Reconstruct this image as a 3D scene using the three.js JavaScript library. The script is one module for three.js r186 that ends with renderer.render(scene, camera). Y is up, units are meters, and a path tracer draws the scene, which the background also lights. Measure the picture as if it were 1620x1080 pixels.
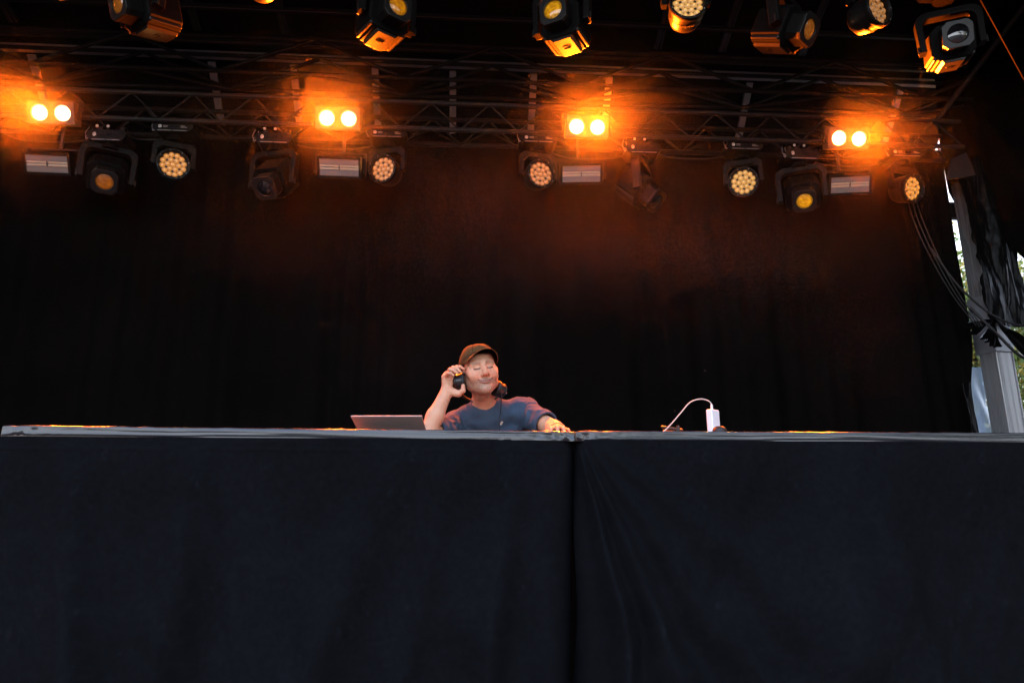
import * as THREE from 'three';
import { RoundedBoxGeometry } from 'three/addons/geometries/RoundedBoxGeometry.js';
import { mergeGeometries } from 'three/addons/utils/BufferGeometryUtils.js';

// ---------------------------------------------------------------- camera, sky, sun, exposure
const scene = new THREE.Scene();
const camera = new THREE.PerspectiveCamera(53.13, 1024 / 682, 0.05, 400);
camera.position.set(0, 1.6, 0);
camera.rotation.order = 'YXZ';
camera.rotation.set(THREE.MathUtils.degToRad(13.6), THREE.MathUtils.degToRad(-3.6), 0);

const renderer = new THREE.WebGLRenderer({ antialias: true });
renderer.toneMapping = THREE.LinearToneMapping;
const EX = 3.7;   // exposed for the shaded stage front
renderer.toneMappingExposure = EX;
renderer.shadowMap.enabled = true;
renderer.shadowMap.type = THREE.PCFSoftShadowMap;

{ // late-day sky: pale near the horizon, blue overhead
  const W = 256, H = 128, d = new Float32Array(W * H * 4);
  for (let j = 0; j < H; j++) {
    const el = ((j + 0.5) / H - 0.5) * Math.PI, s = Math.max(0, Math.sin(el)), k = Math.pow(s, 0.55);
    const c = [1.06 * (1 - k) + 0.36 * k, 1.09 * (1 - k) + 0.52 * k, 1.14 * (1 - k) + 0.86 * k];
    for (let i = 0; i < W; i++) { const o = (j * W + i) * 4; d[o] = c[0]; d[o + 1] = c[1]; d[o + 2] = c[2]; d[o + 3] = 1; }
  }
  const t = new THREE.DataTexture(d, W, H, THREE.RGBAFormat, THREE.FloatType);
  t.mapping = THREE.EquirectangularReflectionMapping; t.magFilter = t.minFilter = THREE.LinearFilter; t.needsUpdate = true;
  scene.background = t; scene.environment = t;
}
const SKY = 1.0;
scene.backgroundIntensity = SKY; scene.environmentIntensity = SKY;

const sun = new THREE.DirectionalLight(0xfff0dc, 2.6);   // low behind the stage: the stage front lies in its own shadow
sun.position.set(-14, 15, -34); sun.target.position.set(0, 2, -4);
sun.castShadow = true; sun.shadow.mapSize.set(2048, 2048);
Object.assign(sun.shadow.camera, { left: -30, right: 30, top: 30, bottom: -30, near: 1, far: 120 });
scene.add(sun, sun.target);

const BLIND = 48;   // one lamp of a blinder

// ---------------------------------------------------------------- helpers
const V = (x, y, z) => new THREE.Vector3(x, y, z);
const R = THREE.MathUtils.degToRad;
let seed = 12345;
const rnd = () => { seed = (seed * 1664525 + 1013904223) >>> 0; return seed / 4294967296; };
const hash = (x, y, z) => { let h = Math.imul(x | 0, 374761393) ^ Math.imul(y | 0, 668265263) ^ Math.imul(z | 0, 2147483647 - 1013); h = Math.imul(h ^ (h >>> 13), 1274126177); h ^= h >>> 16; return (h >>> 0) / 4294967295; };
const fade = (t) => t * t * (3 - 2 * t);
function noise(x, y = 0, z = 0) {   // value noise, -1..1
  const X = Math.floor(x), Y = Math.floor(y), Z = Math.floor(z), u = fade(x - X), v = fade(y - Y), w = fade(z - Z);
  const L = (a, b, t) => a + (b - a) * t, q = (k) => L(L(hash(X, Y, Z + k), hash(X + 1, Y, Z + k), u), L(hash(X, Y + 1, Z + k), hash(X + 1, Y + 1, Z + k), u), v);
  return 2 * L(q(0), q(1), w) - 1;
}
const fbm = (x, y = 0, z = 0, n = 4) => { let s = 0, a = 0.5; for (let i = 0; i < n; i++) { s += a * noise(x, y, z); x = x * 2.03 + 7.1; y = y * 2.03 + 3.7; z = z * 2.03 + 1.3; a *= 0.5; } return s; };
const clamp = (x, a = 0, b = 1) => Math.min(b, Math.max(a, x));
const sstep = (a, b, x) => fade(clamp((x - a) / (b - a)));
const gauss = (x, s) => Math.exp(-x * x / (2 * s * s));

const used = {};
function numbered(name) { used[name] = (used[name] ?? -1) + 1; return used[name] ? `${name}_${String(used[name]).padStart(3, '0')}` : name; }
function thing(name, label, category, [x, y, z] = [0, 0, 0], group) {
  const o = new THREE.Group(); o.name = numbered(name); o.position.set(x, y, z); o.userData = { label, category };
  if (group) o.userData.group = group;
  scene.add(o); return o;
}
function part(name, geo, mat, parent, M) {
  const m = new THREE.Mesh(geo, mat); m.name = name; m.castShadow = m.receiveShadow = true;
  if (M) m.applyMatrix4(M);
  parent.add(m); return m;
}
function tagged(name, geo, mat, label, category, group) {   // a thing that is one mesh
  const m = part(numbered(name), geo, mat, scene); m.userData = { label, category }; if (group) m.userData.group = group; return m;
}
function structure(name, geo, mat, label) { const m = part(name, geo, mat, scene); m.userData = { kind: 'structure', label }; return m; }
const T = (x, y, z) => new THREE.Matrix4().makeTranslation(x, y, z);
const RX = (a) => new THREE.Matrix4().makeRotationX(a), RY = (a) => new THREE.Matrix4().makeRotationY(a), RZ = (a) => new THREE.Matrix4().makeRotationZ(a);
const MUL = (...m) => m.reduce((a, b) => a.clone().multiply(b));
const merge = (list) => mergeGeometries(list.map((g) => { const h = g.index ? g.toNonIndexed() : g; for (const k of Object.keys(h.attributes)) if (!['position', 'normal', 'uv'].includes(k)) h.deleteAttribute(k); return h; }));
const box = (w, h, d, x = 0, y = 0, z = 0, M) => { const g = new THREE.BoxGeometry(w, h, d); if (M) g.applyMatrix4(M); return g.translate(x, y, z); };
const rbox = (w, h, d, r = 0.005, x = 0, y = 0, z = 0, seg = 2) => new RoundedBoxGeometry(w, h, d, seg, r).translate(x, y, z);
const cyl = (r0, r1, h, n = 24, open = false) => new THREE.CylinderGeometry(r0, r1, h, n, 1, open);
function rodMatrix(a, b) {
  const d = b.clone().sub(a), q = new THREE.Quaternion().setFromUnitVectors(V(0, 1, 0), d.clone().normalize());
  return new THREE.Matrix4().compose(a.clone().add(b).multiplyScalar(0.5), q, V(1, d.length(), 1));
}
const rodGeo = (a, b, r, n = 10) => cyl(r, r, 1, n).applyMatrix4(rodMatrix(a, b));
const tube = (pts, r, n = 64, m = 8, closed = false) => new THREE.TubeGeometry(new THREE.CatmullRomCurve3(pts.map((p) => Array.isArray(p) ? V(...p) : p), closed, 'centripetal'), n, r, m, closed);
const lathe = (pts, n = 40) => new THREE.LatheGeometry(pts.map(([x, y]) => new THREE.Vector2(x, y)), n);
function grid(nu, nv, f) {   // f(u, v) -> [x, y, z]; uv in metres may be set by the caller
  const p = [], uv = [], ix = [];
  for (let j = 0; j <= nv; j++) for (let i = 0; i <= nu; i++) { const q = f(i / nu, j / nv); p.push(q[0], q[1], q[2]); uv.push(q[3] ?? i / nu, q[4] ?? j / nv); }
  for (let j = 0; j < nv; j++) for (let i = 0; i < nu; i++) { const a = j * (nu + 1) + i, b = a + 1, c = a + nu + 1, d = c + 1; ix.push(a, b, d, a, d, c); }
  const g = new THREE.BufferGeometry();
  g.setAttribute('position', new THREE.Float32BufferAttribute(p, 3)); g.setAttribute('uv', new THREE.Float32BufferAttribute(uv, 2)); g.setIndex(ix); g.computeVertexNormals();
  return g;
}
function slab(shape, depth, bevel = 0.004, seg = 2) { return new THREE.ExtrudeGeometry(shape, { depth, bevelEnabled: bevel > 0, bevelThickness: bevel, bevelSize: bevel, bevelSegments: seg, curveSegments: 16 }); }
function poly(pts) { const s = new THREE.Shape(); pts.forEach(([x, y], i) => i ? s.lineTo(x, y) : s.moveTo(x, y)); s.closePath(); return s; }
function dataTex(W, H, f, { srgb = false, repeat = [1, 1] } = {}) {
  const d = new Uint8Array(W * H * 4);
  for (let j = 0; j < H; j++) for (let i = 0; i < W; i++) { const c = f(i / W, j / H, i, j), o = (j * W + i) * 4; for (let k = 0; k < 3; k++) d[o + k] = clamp(Array.isArray(c) ? c[k] : c) * 255; d[o + 3] = 255; }
  const t = new THREE.DataTexture(d, W, H); t.magFilter = THREE.LinearFilter; t.minFilter = THREE.LinearMipmapLinearFilter; t.generateMipmaps = true; t.wrapS = t.wrapT = THREE.RepeatWrapping; t.repeat.set(...repeat);
  if (srgb) t.colorSpace = THREE.SRGBColorSpace; t.needsUpdate = true; return t;
}
const lin = (r, g, b) => new THREE.Color().setRGB(r, g, b);
const std = (c, roughness = 0.6, metalness = 0, more = {}) => new THREE.MeshStandardMaterial({ color: c, roughness, metalness, ...more });
const phys = (c, roughness, more = {}) => new THREE.MeshPhysicalMaterial({ color: c, roughness, ...more });

// ---------------------------------------------------------------- materials
const weave = dataTex(256, 256, (u, v, i, j) => 0.5 + 0.22 * Math.sin(i * Math.PI / 2) * Math.cos(j * Math.PI / 2) + 0.25 * (hash(i, j, 3) - 0.5));
const tileNoise = (u, v, s, k) => { // tileable fbm
  let a = 0, amp = 0.5; for (let o = 0; o < 5; o++) { const n = s << o, x = u * n, y = v * n, X = Math.floor(x), Y = Math.floor(y), fu = fade(x - X), fv = fade(y - Y), h = (p, q) => hash(((p % n) + n) % n, ((q % n) + n) % n, k + o); a += amp * ((h(X, Y) * (1 - fu) + h(X + 1, Y) * fu) * (1 - fv) + (h(X, Y + 1) * (1 - fu) + h(X + 1, Y + 1) * fu) * fv); amp *= 0.5; } return a; };
const cloudy = dataTex(512, 512, (u, v) => tileNoise(u, v, 5, 40));
const dustMap = dataTex(512, 512, (u, v) => { const a = tileNoise(u, v, 4, 11), b = tileNoise(u, v, 40, 71); const k = 0.80 + 0.20 * a + 0.10 * (b - 0.5); return [k, k, k]; }, { srgb: true });
const withRepeat = (t, x, y) => { const c = t.clone(); c.repeat.set(x, y); c.needsUpdate = true; return c; };
const clothMap = dataTex(1024, 1024, (u, v, i, j) => { const a = tileNoise(u, v, 4, 11), b = tileNoise(u, v, 90, 71), g = hash(i, j, 77), w = 0.5 + 0.5 * Math.sin(j * 1.57); let k = 0.62 + 0.26 * a + 0.22 * (b - 0.5) + 0.10 * (g - 0.5) + 0.04 * w; const l = tileNoise(u * 1, v, 16, 33); if (l > 0.72 && tileNoise(u, v, 64, 35) > 0.66) k += 0.14; return [k, k, k * 1.02]; }, { srgb: true });
const M = {
  skirt: phys(lin(0.0076, 0.0078, 0.0096), 0.92, { specularIntensity: 0.10, map: withRepeat(clothMap, 0.9, 0.9), bumpMap: withRepeat(weave, 9, 9), bumpScale: 0.0006, side: THREE.DoubleSide }),
  drape: phys(lin(0.0046, 0.0036, 0.0034), 0.95, { specularIntensity: 0.06, map: withRepeat(dustMap, 0.5, 0.5), bumpMap: withRepeat(weave, 7, 7), bumpScale: 0.0006, side: THREE.DoubleSide }),  // warm tint stands in for orange lamp light on black cloth
  film: phys(lin(0.010, 0.012, 0.015), 0.18, { ior: 1.66, bumpMap: withRepeat(cloudy, 0.35, 16), bumpScale: 0.0009, side: THREE.DoubleSide }),
  plasticSheet: phys(lin(0.004, 0.004, 0.0043), 0.32, { ior: 1.5, specularIntensity: 0.22, bumpMap: withRepeat(cloudy, 2.3, 2.3), bumpScale: 0.006, side: THREE.DoubleSide }),
  roof: phys(lin(0.010, 0.0095, 0.011), 0.85, { specularIntensity: 0.1, map: withRepeat(dustMap, 0.4, 0.4), side: THREE.DoubleSide }),
  alu: std(lin(0.36, 0.36, 0.39), 0.5, 0.2),
  aluDull: std(lin(0.04, 0.038, 0.04), 0.55, 0.2, { roughnessMap: cloudy }),
  steelDark: phys(lin(0.016, 0.015, 0.015), 0.55, { specularIntensity: 0.4 }),
  fixture: phys(lin(0.0075, 0.0070, 0.0068), 0.45, { specularIntensity: 0.3 }),
  fixtureRough: phys(lin(0.005, 0.005, 0.005), 0.6, { specularIntensity: 0.15 }),
  fixtureShell: phys(lin(0.012, 0.0117, 0.0115), 0.36, { ior: 1.5, specularIntensity: 0.7 }),
  black: std(lin(0.012, 0.012, 0.012), 0.5),
  mark: std(lin(0.72, 0.72, 0.70), 0.55),
  markDim: std(lin(0.26, 0.26, 0.26), 0.6),
  rubber: std(lin(0.010, 0.010, 0.010), 0.55),
  whitePlastic: phys(lin(0.82, 0.83, 0.84), 0.28, { clearcoat: 0.3 }),
  cableWhite: std(lin(0.62, 0.58, 0.52), 0.45),
  laptop: std(lin(0.36, 0.345, 0.335), 0.42, 0.25),
  strobePlate: std(lin(0.20, 0.185, 0.17), 0.55, 0.15, { bumpMap: withRepeat(weave, 6, 6), bumpScale: 0.0008 }),
  strobeTube: phys(lin(0.75, 0.68, 0.45), 0.15, { clearcoat: 1 }),
  wood: std(lin(0.10, 0.07, 0.045), 0.7),
};

// ---------------------------------------------------------------- the setting: ground, stage deck
structure('ground', grid(60, 60, (u, v) => { const x = (u - 0.5) * 130, z = (v - 0.5) * -130 - 5; return [x, 0.02 * fbm(x * 0.3, z * 0.3), z, x / 4, z / 4]; }), std(lin(0.055, 0.056, 0.045), 0.95, 0, { map: dustMap }), 'trodden grass and gravel in front of the stage');
{
  const deck = thing('stage_deck', 'black raised stage floor carrying the tables and the performer', 'stage', [0, 0, 0]);
  for (let i = 0; i < 7; i++) for (let j = 0; j < 4; j++) part('deck_panel', rbox(1.99, 0.08, 1.615, 0.004, -6 + i * 2, 0.61, -3.06 - j * 1.625), std(lin(0.03, 0.028, 0.026), 0.6), deck);
  part('deck_frame', merge([box(14, 0.4, 0.06, 0, 0.365, -2.35), box(0.06, 0.4, 6.2, -6.9, 0.365, -5.5), box(0.06, 0.4, 6.2, 6.9, 0.365, -5.5)]), M.steelDark, deck);
  for (let i = 0; i < 7; i++) for (const z of [-2.5, -5.5, -8.5]) part('leg', cyl(0.03, 0.03, 0.57, 10).translate(-6 + i * 2, 0.285, z), M.steelDark, deck);
  part('front_valance', grid(280, 6, (u, v) => [-7 + 14 * u, 0.02 + 0.6 * v, -2.27 + 0.02 * Math.sin(u * 190 + 2 * noise(u * 20)), u * 14, v * 0.6]), M.skirt, deck);
}

// ---------------------------------------------------------------- roof
{
  const roof = thing('stage_roof', 'dark arched canopy over the stage with pale aluminium beams and ribs', 'stage roof');
  const prof = [[-0.6, 9.19], [-4, 7.81], [-7.02, 6.66], [-8.6, 4.97], [-8.75, 3.9], [-8.8, 0.02]];
  const X0 = -7.2, XR = 7.2;
  for (let k = 0; k < prof.length - 1; k++) {
    const [z0, y0] = prof[k], [z1, y1] = prof[k + 1], X1 = k > 1 ? 5.93 : 7.2;
    part('membrane', grid(90, 8, (u, v) => { const x = X0 + (X1 - X0) * u, s = 0.02 * Math.sin(u * Math.PI * 11.2) ** 2 * Math.sin(v * Math.PI); return [x, y0 + (y1 - y0) * v - s, z0 + (z1 - z0) * v, x, v * Math.hypot(y1 - y0, z1 - z0)]; }), M.roof, roof);
    part('outer_skin', grid(2, 1, (u, v) => [X0 + (X1 - X0) * u, y0 + (y1 - y0) * v + 0.14, z0 + (z1 - z0) * v - (k > 1 ? 0.16 : 0), u, v]), M.roof, roof);
  }
  part('beam', rbox(14.2, 0.085, 0.06, 0.01, 0, 6.59, -6.98), M.alu, roof);
  part('beam', rbox(14.2, 0.05, 0.05, 0.01, 0, 6.64, -6.80), M.aluDull, roof);
  part('beam', rbox(14.2, 0.06, 0.05, 0.01, 0, 6.80, -6.45), M.aluDull, roof);
  for (const x of [-4.98, -3.0, -2.08, -1.15, -0.25, 0.7, 1.6, 3.3, 5.18, -6.2]) {
    const q = [V(x, 6.54, -7.03), V(x, 4.93, -8.53)];
    part('rib', box(0.075, 1, 0.04).applyMatrix4(rodMatrix(...q)), M.alu, roof);
  }
  for (const x of [-5.0, -3.05, -2.1, 0.9, 2.1, 2.85, 3.8]) part('rib', box(0.085, 1, 0.05).applyMatrix4(rodMatrix(V(x, 6.72, -6.72), V(x, 8.9, -1.1))), M.aluDull, roof);
  part('sky_block_fascia', grid(120, 20, (u, v) => [X0 + (XR - X0) * u, 5.9 + 2.7 * v, -2.05 + 0.02 * Math.sin(u * 70 + v), u * 14, v * 3.3]), M.drape, roof);  // unseen fascia and pipe, added to keep sky light off the stage interior
  part('sky_block_pipe', cyl(0.03, 0.03, 14.2, 12).rotateZ(Math.PI / 2).translate(0, 5.89, -2.05), M.steelDark, roof);
  // side gable walls
  for (const s of [-1, 1]) part('gable_wall', grid(1, 1, (u, v) => [s * 7.05, v * 9.2, -0.7 - u * (s < 0 ? 8 : 5.2)]), M.roof, roof);
}
function truss(name, label, { x0, x1, yb, h, z, d, bay, rc, rb, phase = 0 }) {
  const t = thing(name, label, 'truss', [0, yb, z]);
  for (const [y, zz] of [[0, 0], [h, 0], [0, -d], [h, -d]]) part('chord', cyl(rc, rc, x1 - x0, 14).rotateZ(Math.PI / 2).translate((x0 + x1) / 2, y, zz), M.aluTruss, t);
  const long = Math.hypot(bay / 2, h), deep = Math.hypot(bay / 2, d), gv = cyl(rb, rb, long - rc, 8), gd = cyl(rb, rb, deep - rc, 8), n = Math.floor((x1 - x0) / bay * 2);
  for (let i = 0; i < n; i++) {
    const x = x0 + phase + bay / 4 + i * bay / 2, up = i % 2 ? 1 : -1;
    if (x + bay / 4 > x1) break;
    const av = Math.atan2(bay / 2, h) * up, ad = Math.atan2(bay / 2, d) * up;
    part('brace', gv, M.aluTruss, t, MUL(T(x, h / 2, 0), RZ(av)));
    part('brace', gv, M.aluTruss, t, MUL(T(x, h / 2, -d), RZ(av)));
    part('brace', gd, M.aluTruss, t, MUL(T(x, 0, -d / 2), RX(Math.PI / 2), RZ(ad)));
  }
  return t;
}
M.aluTruss = phys(lin(0.018, 0.016, 0.015), 0.5, { specularIntensity: 0.5 });
M.aluRoof = std(lin(0.010, 0.009, 0.009), 0.7, 0.2);
truss('lighting_truss', 'square aluminium lighting truss along the back, carrying glowing orange lamps', { x0: -6.4, x1: 5.0, yb: 5.165, h: 0.285, z: -6.0, d: 0.285, bay: 0.57, rc: 0.024, rb: 0.009 });
truss('front_lighting_truss', 'lighting truss above the performer with the topmost row of lamps', { x0: -6.4, x1: 6.4, yb: 5.92, h: 0.285, z: -4.45, d: 0.285, bay: 0.57, rc: 0.024, rb: 0.009 });
{ const k = M.aluTruss; M.aluTruss = M.aluRoof;
  truss('roof_truss', 'dark roof truss with wide zigzag braces above the glowing lamps', { x0: -6.9, x1: 6.9, yb: 6.06, h: 0.42, z: -6.5, d: 0.32, bay: 1.93, rc: 0.022, rb: 0.02, phase: 0.35 }); M.aluTruss = k; }

// ---------------------------------------------------------------- drapes
{
  const d = thing('back_drape', 'black backdrop curtain hanging behind the performer', 'curtain', [0, 0.65, -6.55]);
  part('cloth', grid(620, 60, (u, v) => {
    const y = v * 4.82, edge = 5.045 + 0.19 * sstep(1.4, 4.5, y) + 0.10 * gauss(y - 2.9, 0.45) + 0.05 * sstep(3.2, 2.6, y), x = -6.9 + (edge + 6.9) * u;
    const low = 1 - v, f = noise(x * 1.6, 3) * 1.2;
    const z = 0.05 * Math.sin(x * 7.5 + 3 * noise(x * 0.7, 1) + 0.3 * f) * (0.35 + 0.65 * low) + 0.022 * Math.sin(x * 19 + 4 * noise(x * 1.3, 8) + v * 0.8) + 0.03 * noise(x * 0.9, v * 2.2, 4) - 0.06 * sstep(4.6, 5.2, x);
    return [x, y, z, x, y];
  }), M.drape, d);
  part('pipe', cyl(0.024, 0.024, 12.1, 12).rotateZ(Math.PI / 2).translate(-0.9, 4.84, 0), M.steelDark, d);
}
{
  const d = thing('left_side_drape', 'black curtain closing the left side of the stage', 'curtain', [-6.7, 0.65, -3]);
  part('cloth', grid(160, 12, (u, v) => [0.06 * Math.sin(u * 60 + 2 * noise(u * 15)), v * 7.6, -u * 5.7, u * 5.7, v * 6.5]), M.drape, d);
}
{ // right side: a curtain wall with a ragged front edge beside the mast
  const d = thing('right_side_drape', 'black curtain along the right edge of the stage beside the grey mast', 'curtain', [5.4, 0.65, -6.4]);
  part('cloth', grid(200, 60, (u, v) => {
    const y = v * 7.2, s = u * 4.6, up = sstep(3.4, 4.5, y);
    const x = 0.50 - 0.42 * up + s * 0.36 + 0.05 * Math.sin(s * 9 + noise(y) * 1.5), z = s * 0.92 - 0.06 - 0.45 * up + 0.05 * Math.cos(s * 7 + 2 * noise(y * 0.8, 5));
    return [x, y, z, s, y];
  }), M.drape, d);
}

// ---------------------------------------------------------------- mast, plastic wraps, cables on the right
{
  const m = thing('tower_mast', 'grey aluminium roof mast with warm lit edge at the right edge of the stage', 'mast', [5.55, 0.65, -6.72]);
  const M45 = RY(R(45 - 34));
  part('column', rbox(0.205, 4.5, 0.205, 0.012, 0, 2.25, 0), std(lin(0.30, 0.30, 0.30), 0.5, 0.35, { roughnessMap: cloudy }), m, M45);
  part('edge_strip', rbox(0.014, 4.4, 0.014, 0.004, 0.1045, 2.25, 0.1045), M.alu, m, M45);
  part('sleeve', rbox(0.245, 0.62, 0.245, 0.008, 0, 2.83, 0), std(lin(0.33, 0.34, 0.36), 0.5, 0.3), m, M45);
  for (const [a, b] of [[-0.08, 2.6], [-0.08, 3.02], [0.07, 2.6]]) part('bolt', cyl(0.011, 0.011, 0.014, 8).rotateX(Math.PI / 2).translate(a, b, 0.128), M.alu, m, M45);
  part('cross_bar', rbox(0.9, 0.19, 0.08, 0.006, 0.1, 4.22, -0.16), M.steelDark, m);
  part('base_plate', rbox(0.5, 0.03, 0.5, 0.006, 0, 0.016, 0), M.steelDark, m);
}
{ // pale tarpaulin stretched outside between curtain and mast
  tagged('pale_tarpaulin', grid(14, 50, (u, v) => { const x = 5.22 + 0.40 * u, y = 0.66 + 2.42 * v; return [x + 0.03 * noise(y * 2), y, -6.98 + 0.05 * noise(u * 3 + y * 1.5, y * 2.2) + 0.03 * Math.sin(y * 9 + u * 5), u * 0.4, y]; }), phys(lin(0.50, 0.62, 0.78), 0.6, { transmission: 0.6, thickness: 0, side: THREE.DoubleSide }), 'pale blue tarpaulin strip between the back curtain and the mast', 'tarpaulin');
}
{
  const w = thing('black_plastic_wrap', 'crumpled shiny black plastic sheet wrapped round the upper mast', 'plastic sheet', [5.375, 3.42, -6.56]);
  part('sheet', grid(60, 140, (u, v) => {
    const y = v * 1.95, l = 0.035 * noise(y * 5, 2) + 0.018 * noise(y * 17, 4) - 0.02 * v, x = l + u * (0.52 - l + 0.05 * noise(y * 3));
    return [x, y, 0.05 + 0.07 * fbm(x * 7, y * 1.1, 2) + 0.025 * Math.abs(noise(x * 14, y * 2.5)) - 0.05 * u, x, y];
  }), M.plasticSheet, w);
  const knot = V(-0.02, 0.05, 0.12);
  for (let k = 0; k < 4; k++) { const a = [200, 236, 318, 262][k], len = [0.30, 0.24, 0.50, 0.26][k];
    part('gathered_fold', grid(18, 24, (u, v) => { const t = R(a + (u - 0.5) * 26), r = v * len; return [knot.x + Math.cos(t) * r, knot.y + Math.sin(t) * r * 1.15, knot.z + 0.02 + 0.035 * v * Math.sin(u * 14 + k) + 0.02 * noise(u * 7, v * 4, k), u * 0.2, v * len]; }), M.plasticSheet, w); }
}
{
  const w = thing('hanging_plastic_strip', 'dark glossy plastic strip hanging by the lower edge of the back curtain', 'plastic sheet', [4.95, 0.65, -6.42]);
  part('sheet', grid(24, 60, (u, v) => { const y = v * 2.15; return [0.0 + u * (0.17 * (1 - v * 0.35)) - 0.06 * v + 0.02 * noise(y * 5), y, 0.05 * fbm(u * 3, y * 2.2, 6) + 0.03 * Math.sin(u * 9 + y), u * 0.2, y]; }), M.plasticSheet, w);
}
{
  const b = thing('folded_tarp_flap', 'grey folded tarp flap hanging from the roof corner above the mast', 'tarp', [5.13, 5.02, -6.4]);
  part('flap', slab(poly([[-0.06, -0.02], [0.26, 0.04], [0.20, 0.30], [0.02, 0.22]]), 0.02, 0.004), std(lin(0.02, 0.02, 0.021), 0.6), b);
}
tagged('slack_cable', tube([[5.02, 3.55, -6.3], [5.2, 3.3, -6.26], [5.45, 3.02, -6.24], [5.72, 2.99, -6.22], [6.0, 3.2, -6.2]], 0.014), M.rubber, 'thick black cable sagging in front of the grey mast', 'cable');
tagged('slack_cable', tube([[4.75, 4.2, -6.36], [5.0, 3.75, -6.34], [5.35, 3.42, -6.3], [5.75, 3.35, -6.24], [6.1, 3.5, -6.2]], 0.011), M.rubber, 'thinner black cable crossing the wrapped mast above the sagging one', 'cable');
for (let k = 0; k < 3; k++) tagged('hanging_wire', tube([[4.55 + k * 0.035, 5.15, -6.36], [4.62 + k * 0.05, 4.5, -6.37], [4.86 + k * 0.04, 3.75, -6.34], [5.06 + k * 0.03, 3.35, -6.3]], 0.005, 48, 6), M.rubber, `thin dark wire drooping from the truss end, ${['leftmost', 'middle', 'rightmost'][k]} of three`, 'wire', 'thin wires drooping from the truss end');
const BR = [V(4.886, 5.549, -6.2), V(5.158, 6.052, -5.6)];
BR[1].addScaledVector(BR[1].clone().sub(BR[0]).normalize(), 0.5);
tagged('brace_tube', rodGeo(BR[0], BR[1], 0.028, 14), M.steelDark, 'dark diagonal brace tube in the upper right corner', 'tube');
tagged('ratchet_strap', (() => { const g = box(0.035, 1, 0.004).applyMatrix4(rodMatrix(V(4.07, 5.73, -4.5), V(4.80, 4.98, -4.9))); return g; })(), phys(lin(0.006, 0.005, 0.004), 0.8, { specularIntensity: 0.2 }), 'taut webbing strap slanting down past the rightmost lamp', 'strap');

for (const [a, b, dip, w] of [[-4.6, -3.5, 0.16, 'left end'], [-3.4, -2.9, 0.10, 'lamp left of the second blinder'], [-1.9, -0.85, 0.14, 'second blinder'], [0.65, 1.7, 0.16, 'third blinder'], [1.75, 2.7, 0.12, 'bright yellow round lamp'], [3.3, 4.4, 0.15, 'rightmost blinder']])
  tagged('power_cable', tube([[a, 5.15, -6.2], [a + (b - a) * 0.2, 5.15 - dip * 0.75, -6.19], [(a + b) / 2, 5.15 - dip, -6.17], [a + (b - a) * 0.8, 5.15 - dip * 0.7, -6.19], [b, 5.15, -6.2]], 0.007, 40, 6), M.rubber, `black power cable looping under the back truss by the ${w}`, 'cable', 'power cables looped along the truss');

// ---------------------------------------------------------------- trees outside
function tree(label, [x, y, z], H, rad, sd, tint) {
  const t = thing('broadleaf_tree', label, 'tree', [x, y, z], 'trees outside the stage');
  const bark = std(lin(0.05, 0.038, 0.028), 0.9);
  part('trunk', lathe([[0.24, 0], [0.17, H * 0.25], [0.12, H * 0.5], [0.04, H * 0.85]], 12), bark, t);
  seed = sd;
  const limbs = []; const tips = [];
  for (let k = 0; k < 16; k++) { const a = rnd() * 6.283, h0 = H * (0.25 + 0.5 * rnd()), r = rad * (0.5 + 0.5 * rnd()), p0 = V(0, h0, 0), p1 = V(Math.cos(a) * r * 0.5, h0 + r * 0.35, Math.sin(a) * r * 0.5), p2 = V(Math.cos(a) * r, h0 + r * 0.5 * (0.4 + rnd()), Math.sin(a) * r); limbs.push(tube([p0, p1, p2], 0.035, 8, 5)); tips.push(p1, p2); }
  part('branches', merge(limbs), bark, t);
  const N = sd === 71 ? 22000 : 9000, pos = new Float32Array(N * 12), col = new Float32Array(N * 12), ix = [], e = new THREE.Euler(), v = V(0, 0, 0);
  for (let i = 0; i < N; i++) {
    const b = tips[Math.floor(rnd() * tips.length)], cl = rad * 0.42, g = () => (rnd() + rnd() + rnd() - 1.5) * 0.9, o = [b.x + g() * cl, b.y + g() * cl, b.z + g() * cl];
    e.set(rnd() * 6.3, rnd() * 6.3, rnd() * 6.3); const s = 0.8 + rnd() * 0.9, k = rnd(), yel = rnd() < tint ? 1 : 0, c = [(0.10 + 0.10 * k) * (1 + 1.3 * yel), 0.15 + 0.12 * k + 0.06 * yel, 0.03 + 0.02 * k];
    [[-0.055, 0, 0], [0, -0.034, 0.014], [0.055, 0, 0], [0, 0.034, 0.014]].forEach((q, m) => { v.set(...q).multiplyScalar(s).applyEuler(e); pos.set([o[0] + v.x, o[1] + v.y, o[2] + v.z], i * 12 + m * 3); col.set(c, i * 12 + m * 3); });
    ix.push(i * 4, i * 4 + 1, i * 4 + 3, i * 4 + 1, i * 4 + 2, i * 4 + 3);
  }
  const cg = new THREE.BufferGeometry(); cg.setAttribute('position', new THREE.BufferAttribute(pos, 3)); cg.setAttribute('color', new THREE.BufferAttribute(col, 3)); cg.setIndex(ix); cg.computeVertexNormals();
  part('crown', cg, phys(lin(1, 1, 1), 0.8, { vertexColors: true, transmission: 0.4, thickness: 0, side: THREE.DoubleSide }), t);
}
tree('yellow-green leafy tree seen through the gap beside the mast', [12.9, 0, -16.4], 9.6, 2.6, 71, 0.35);
for (const [p, H, r, sd, l] of [[[8.2, 0, 1.2], 9.5, 3.0, 131, 'added sky-blocking tree to the right of the viewer, nearest the stage'], [[8.6, 0, 6.2], 10.5, 3.3, 137, 'added sky-blocking tree behind the viewer on the right'], [[3.6, 0, 10.5], 10.0, 3.2, 139, 'added sky-blocking tree straight behind the viewer']]) tree(l, p, H, r, sd, 0.1);  // unseen trees, added so that sky light comes mostly from the left
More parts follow.
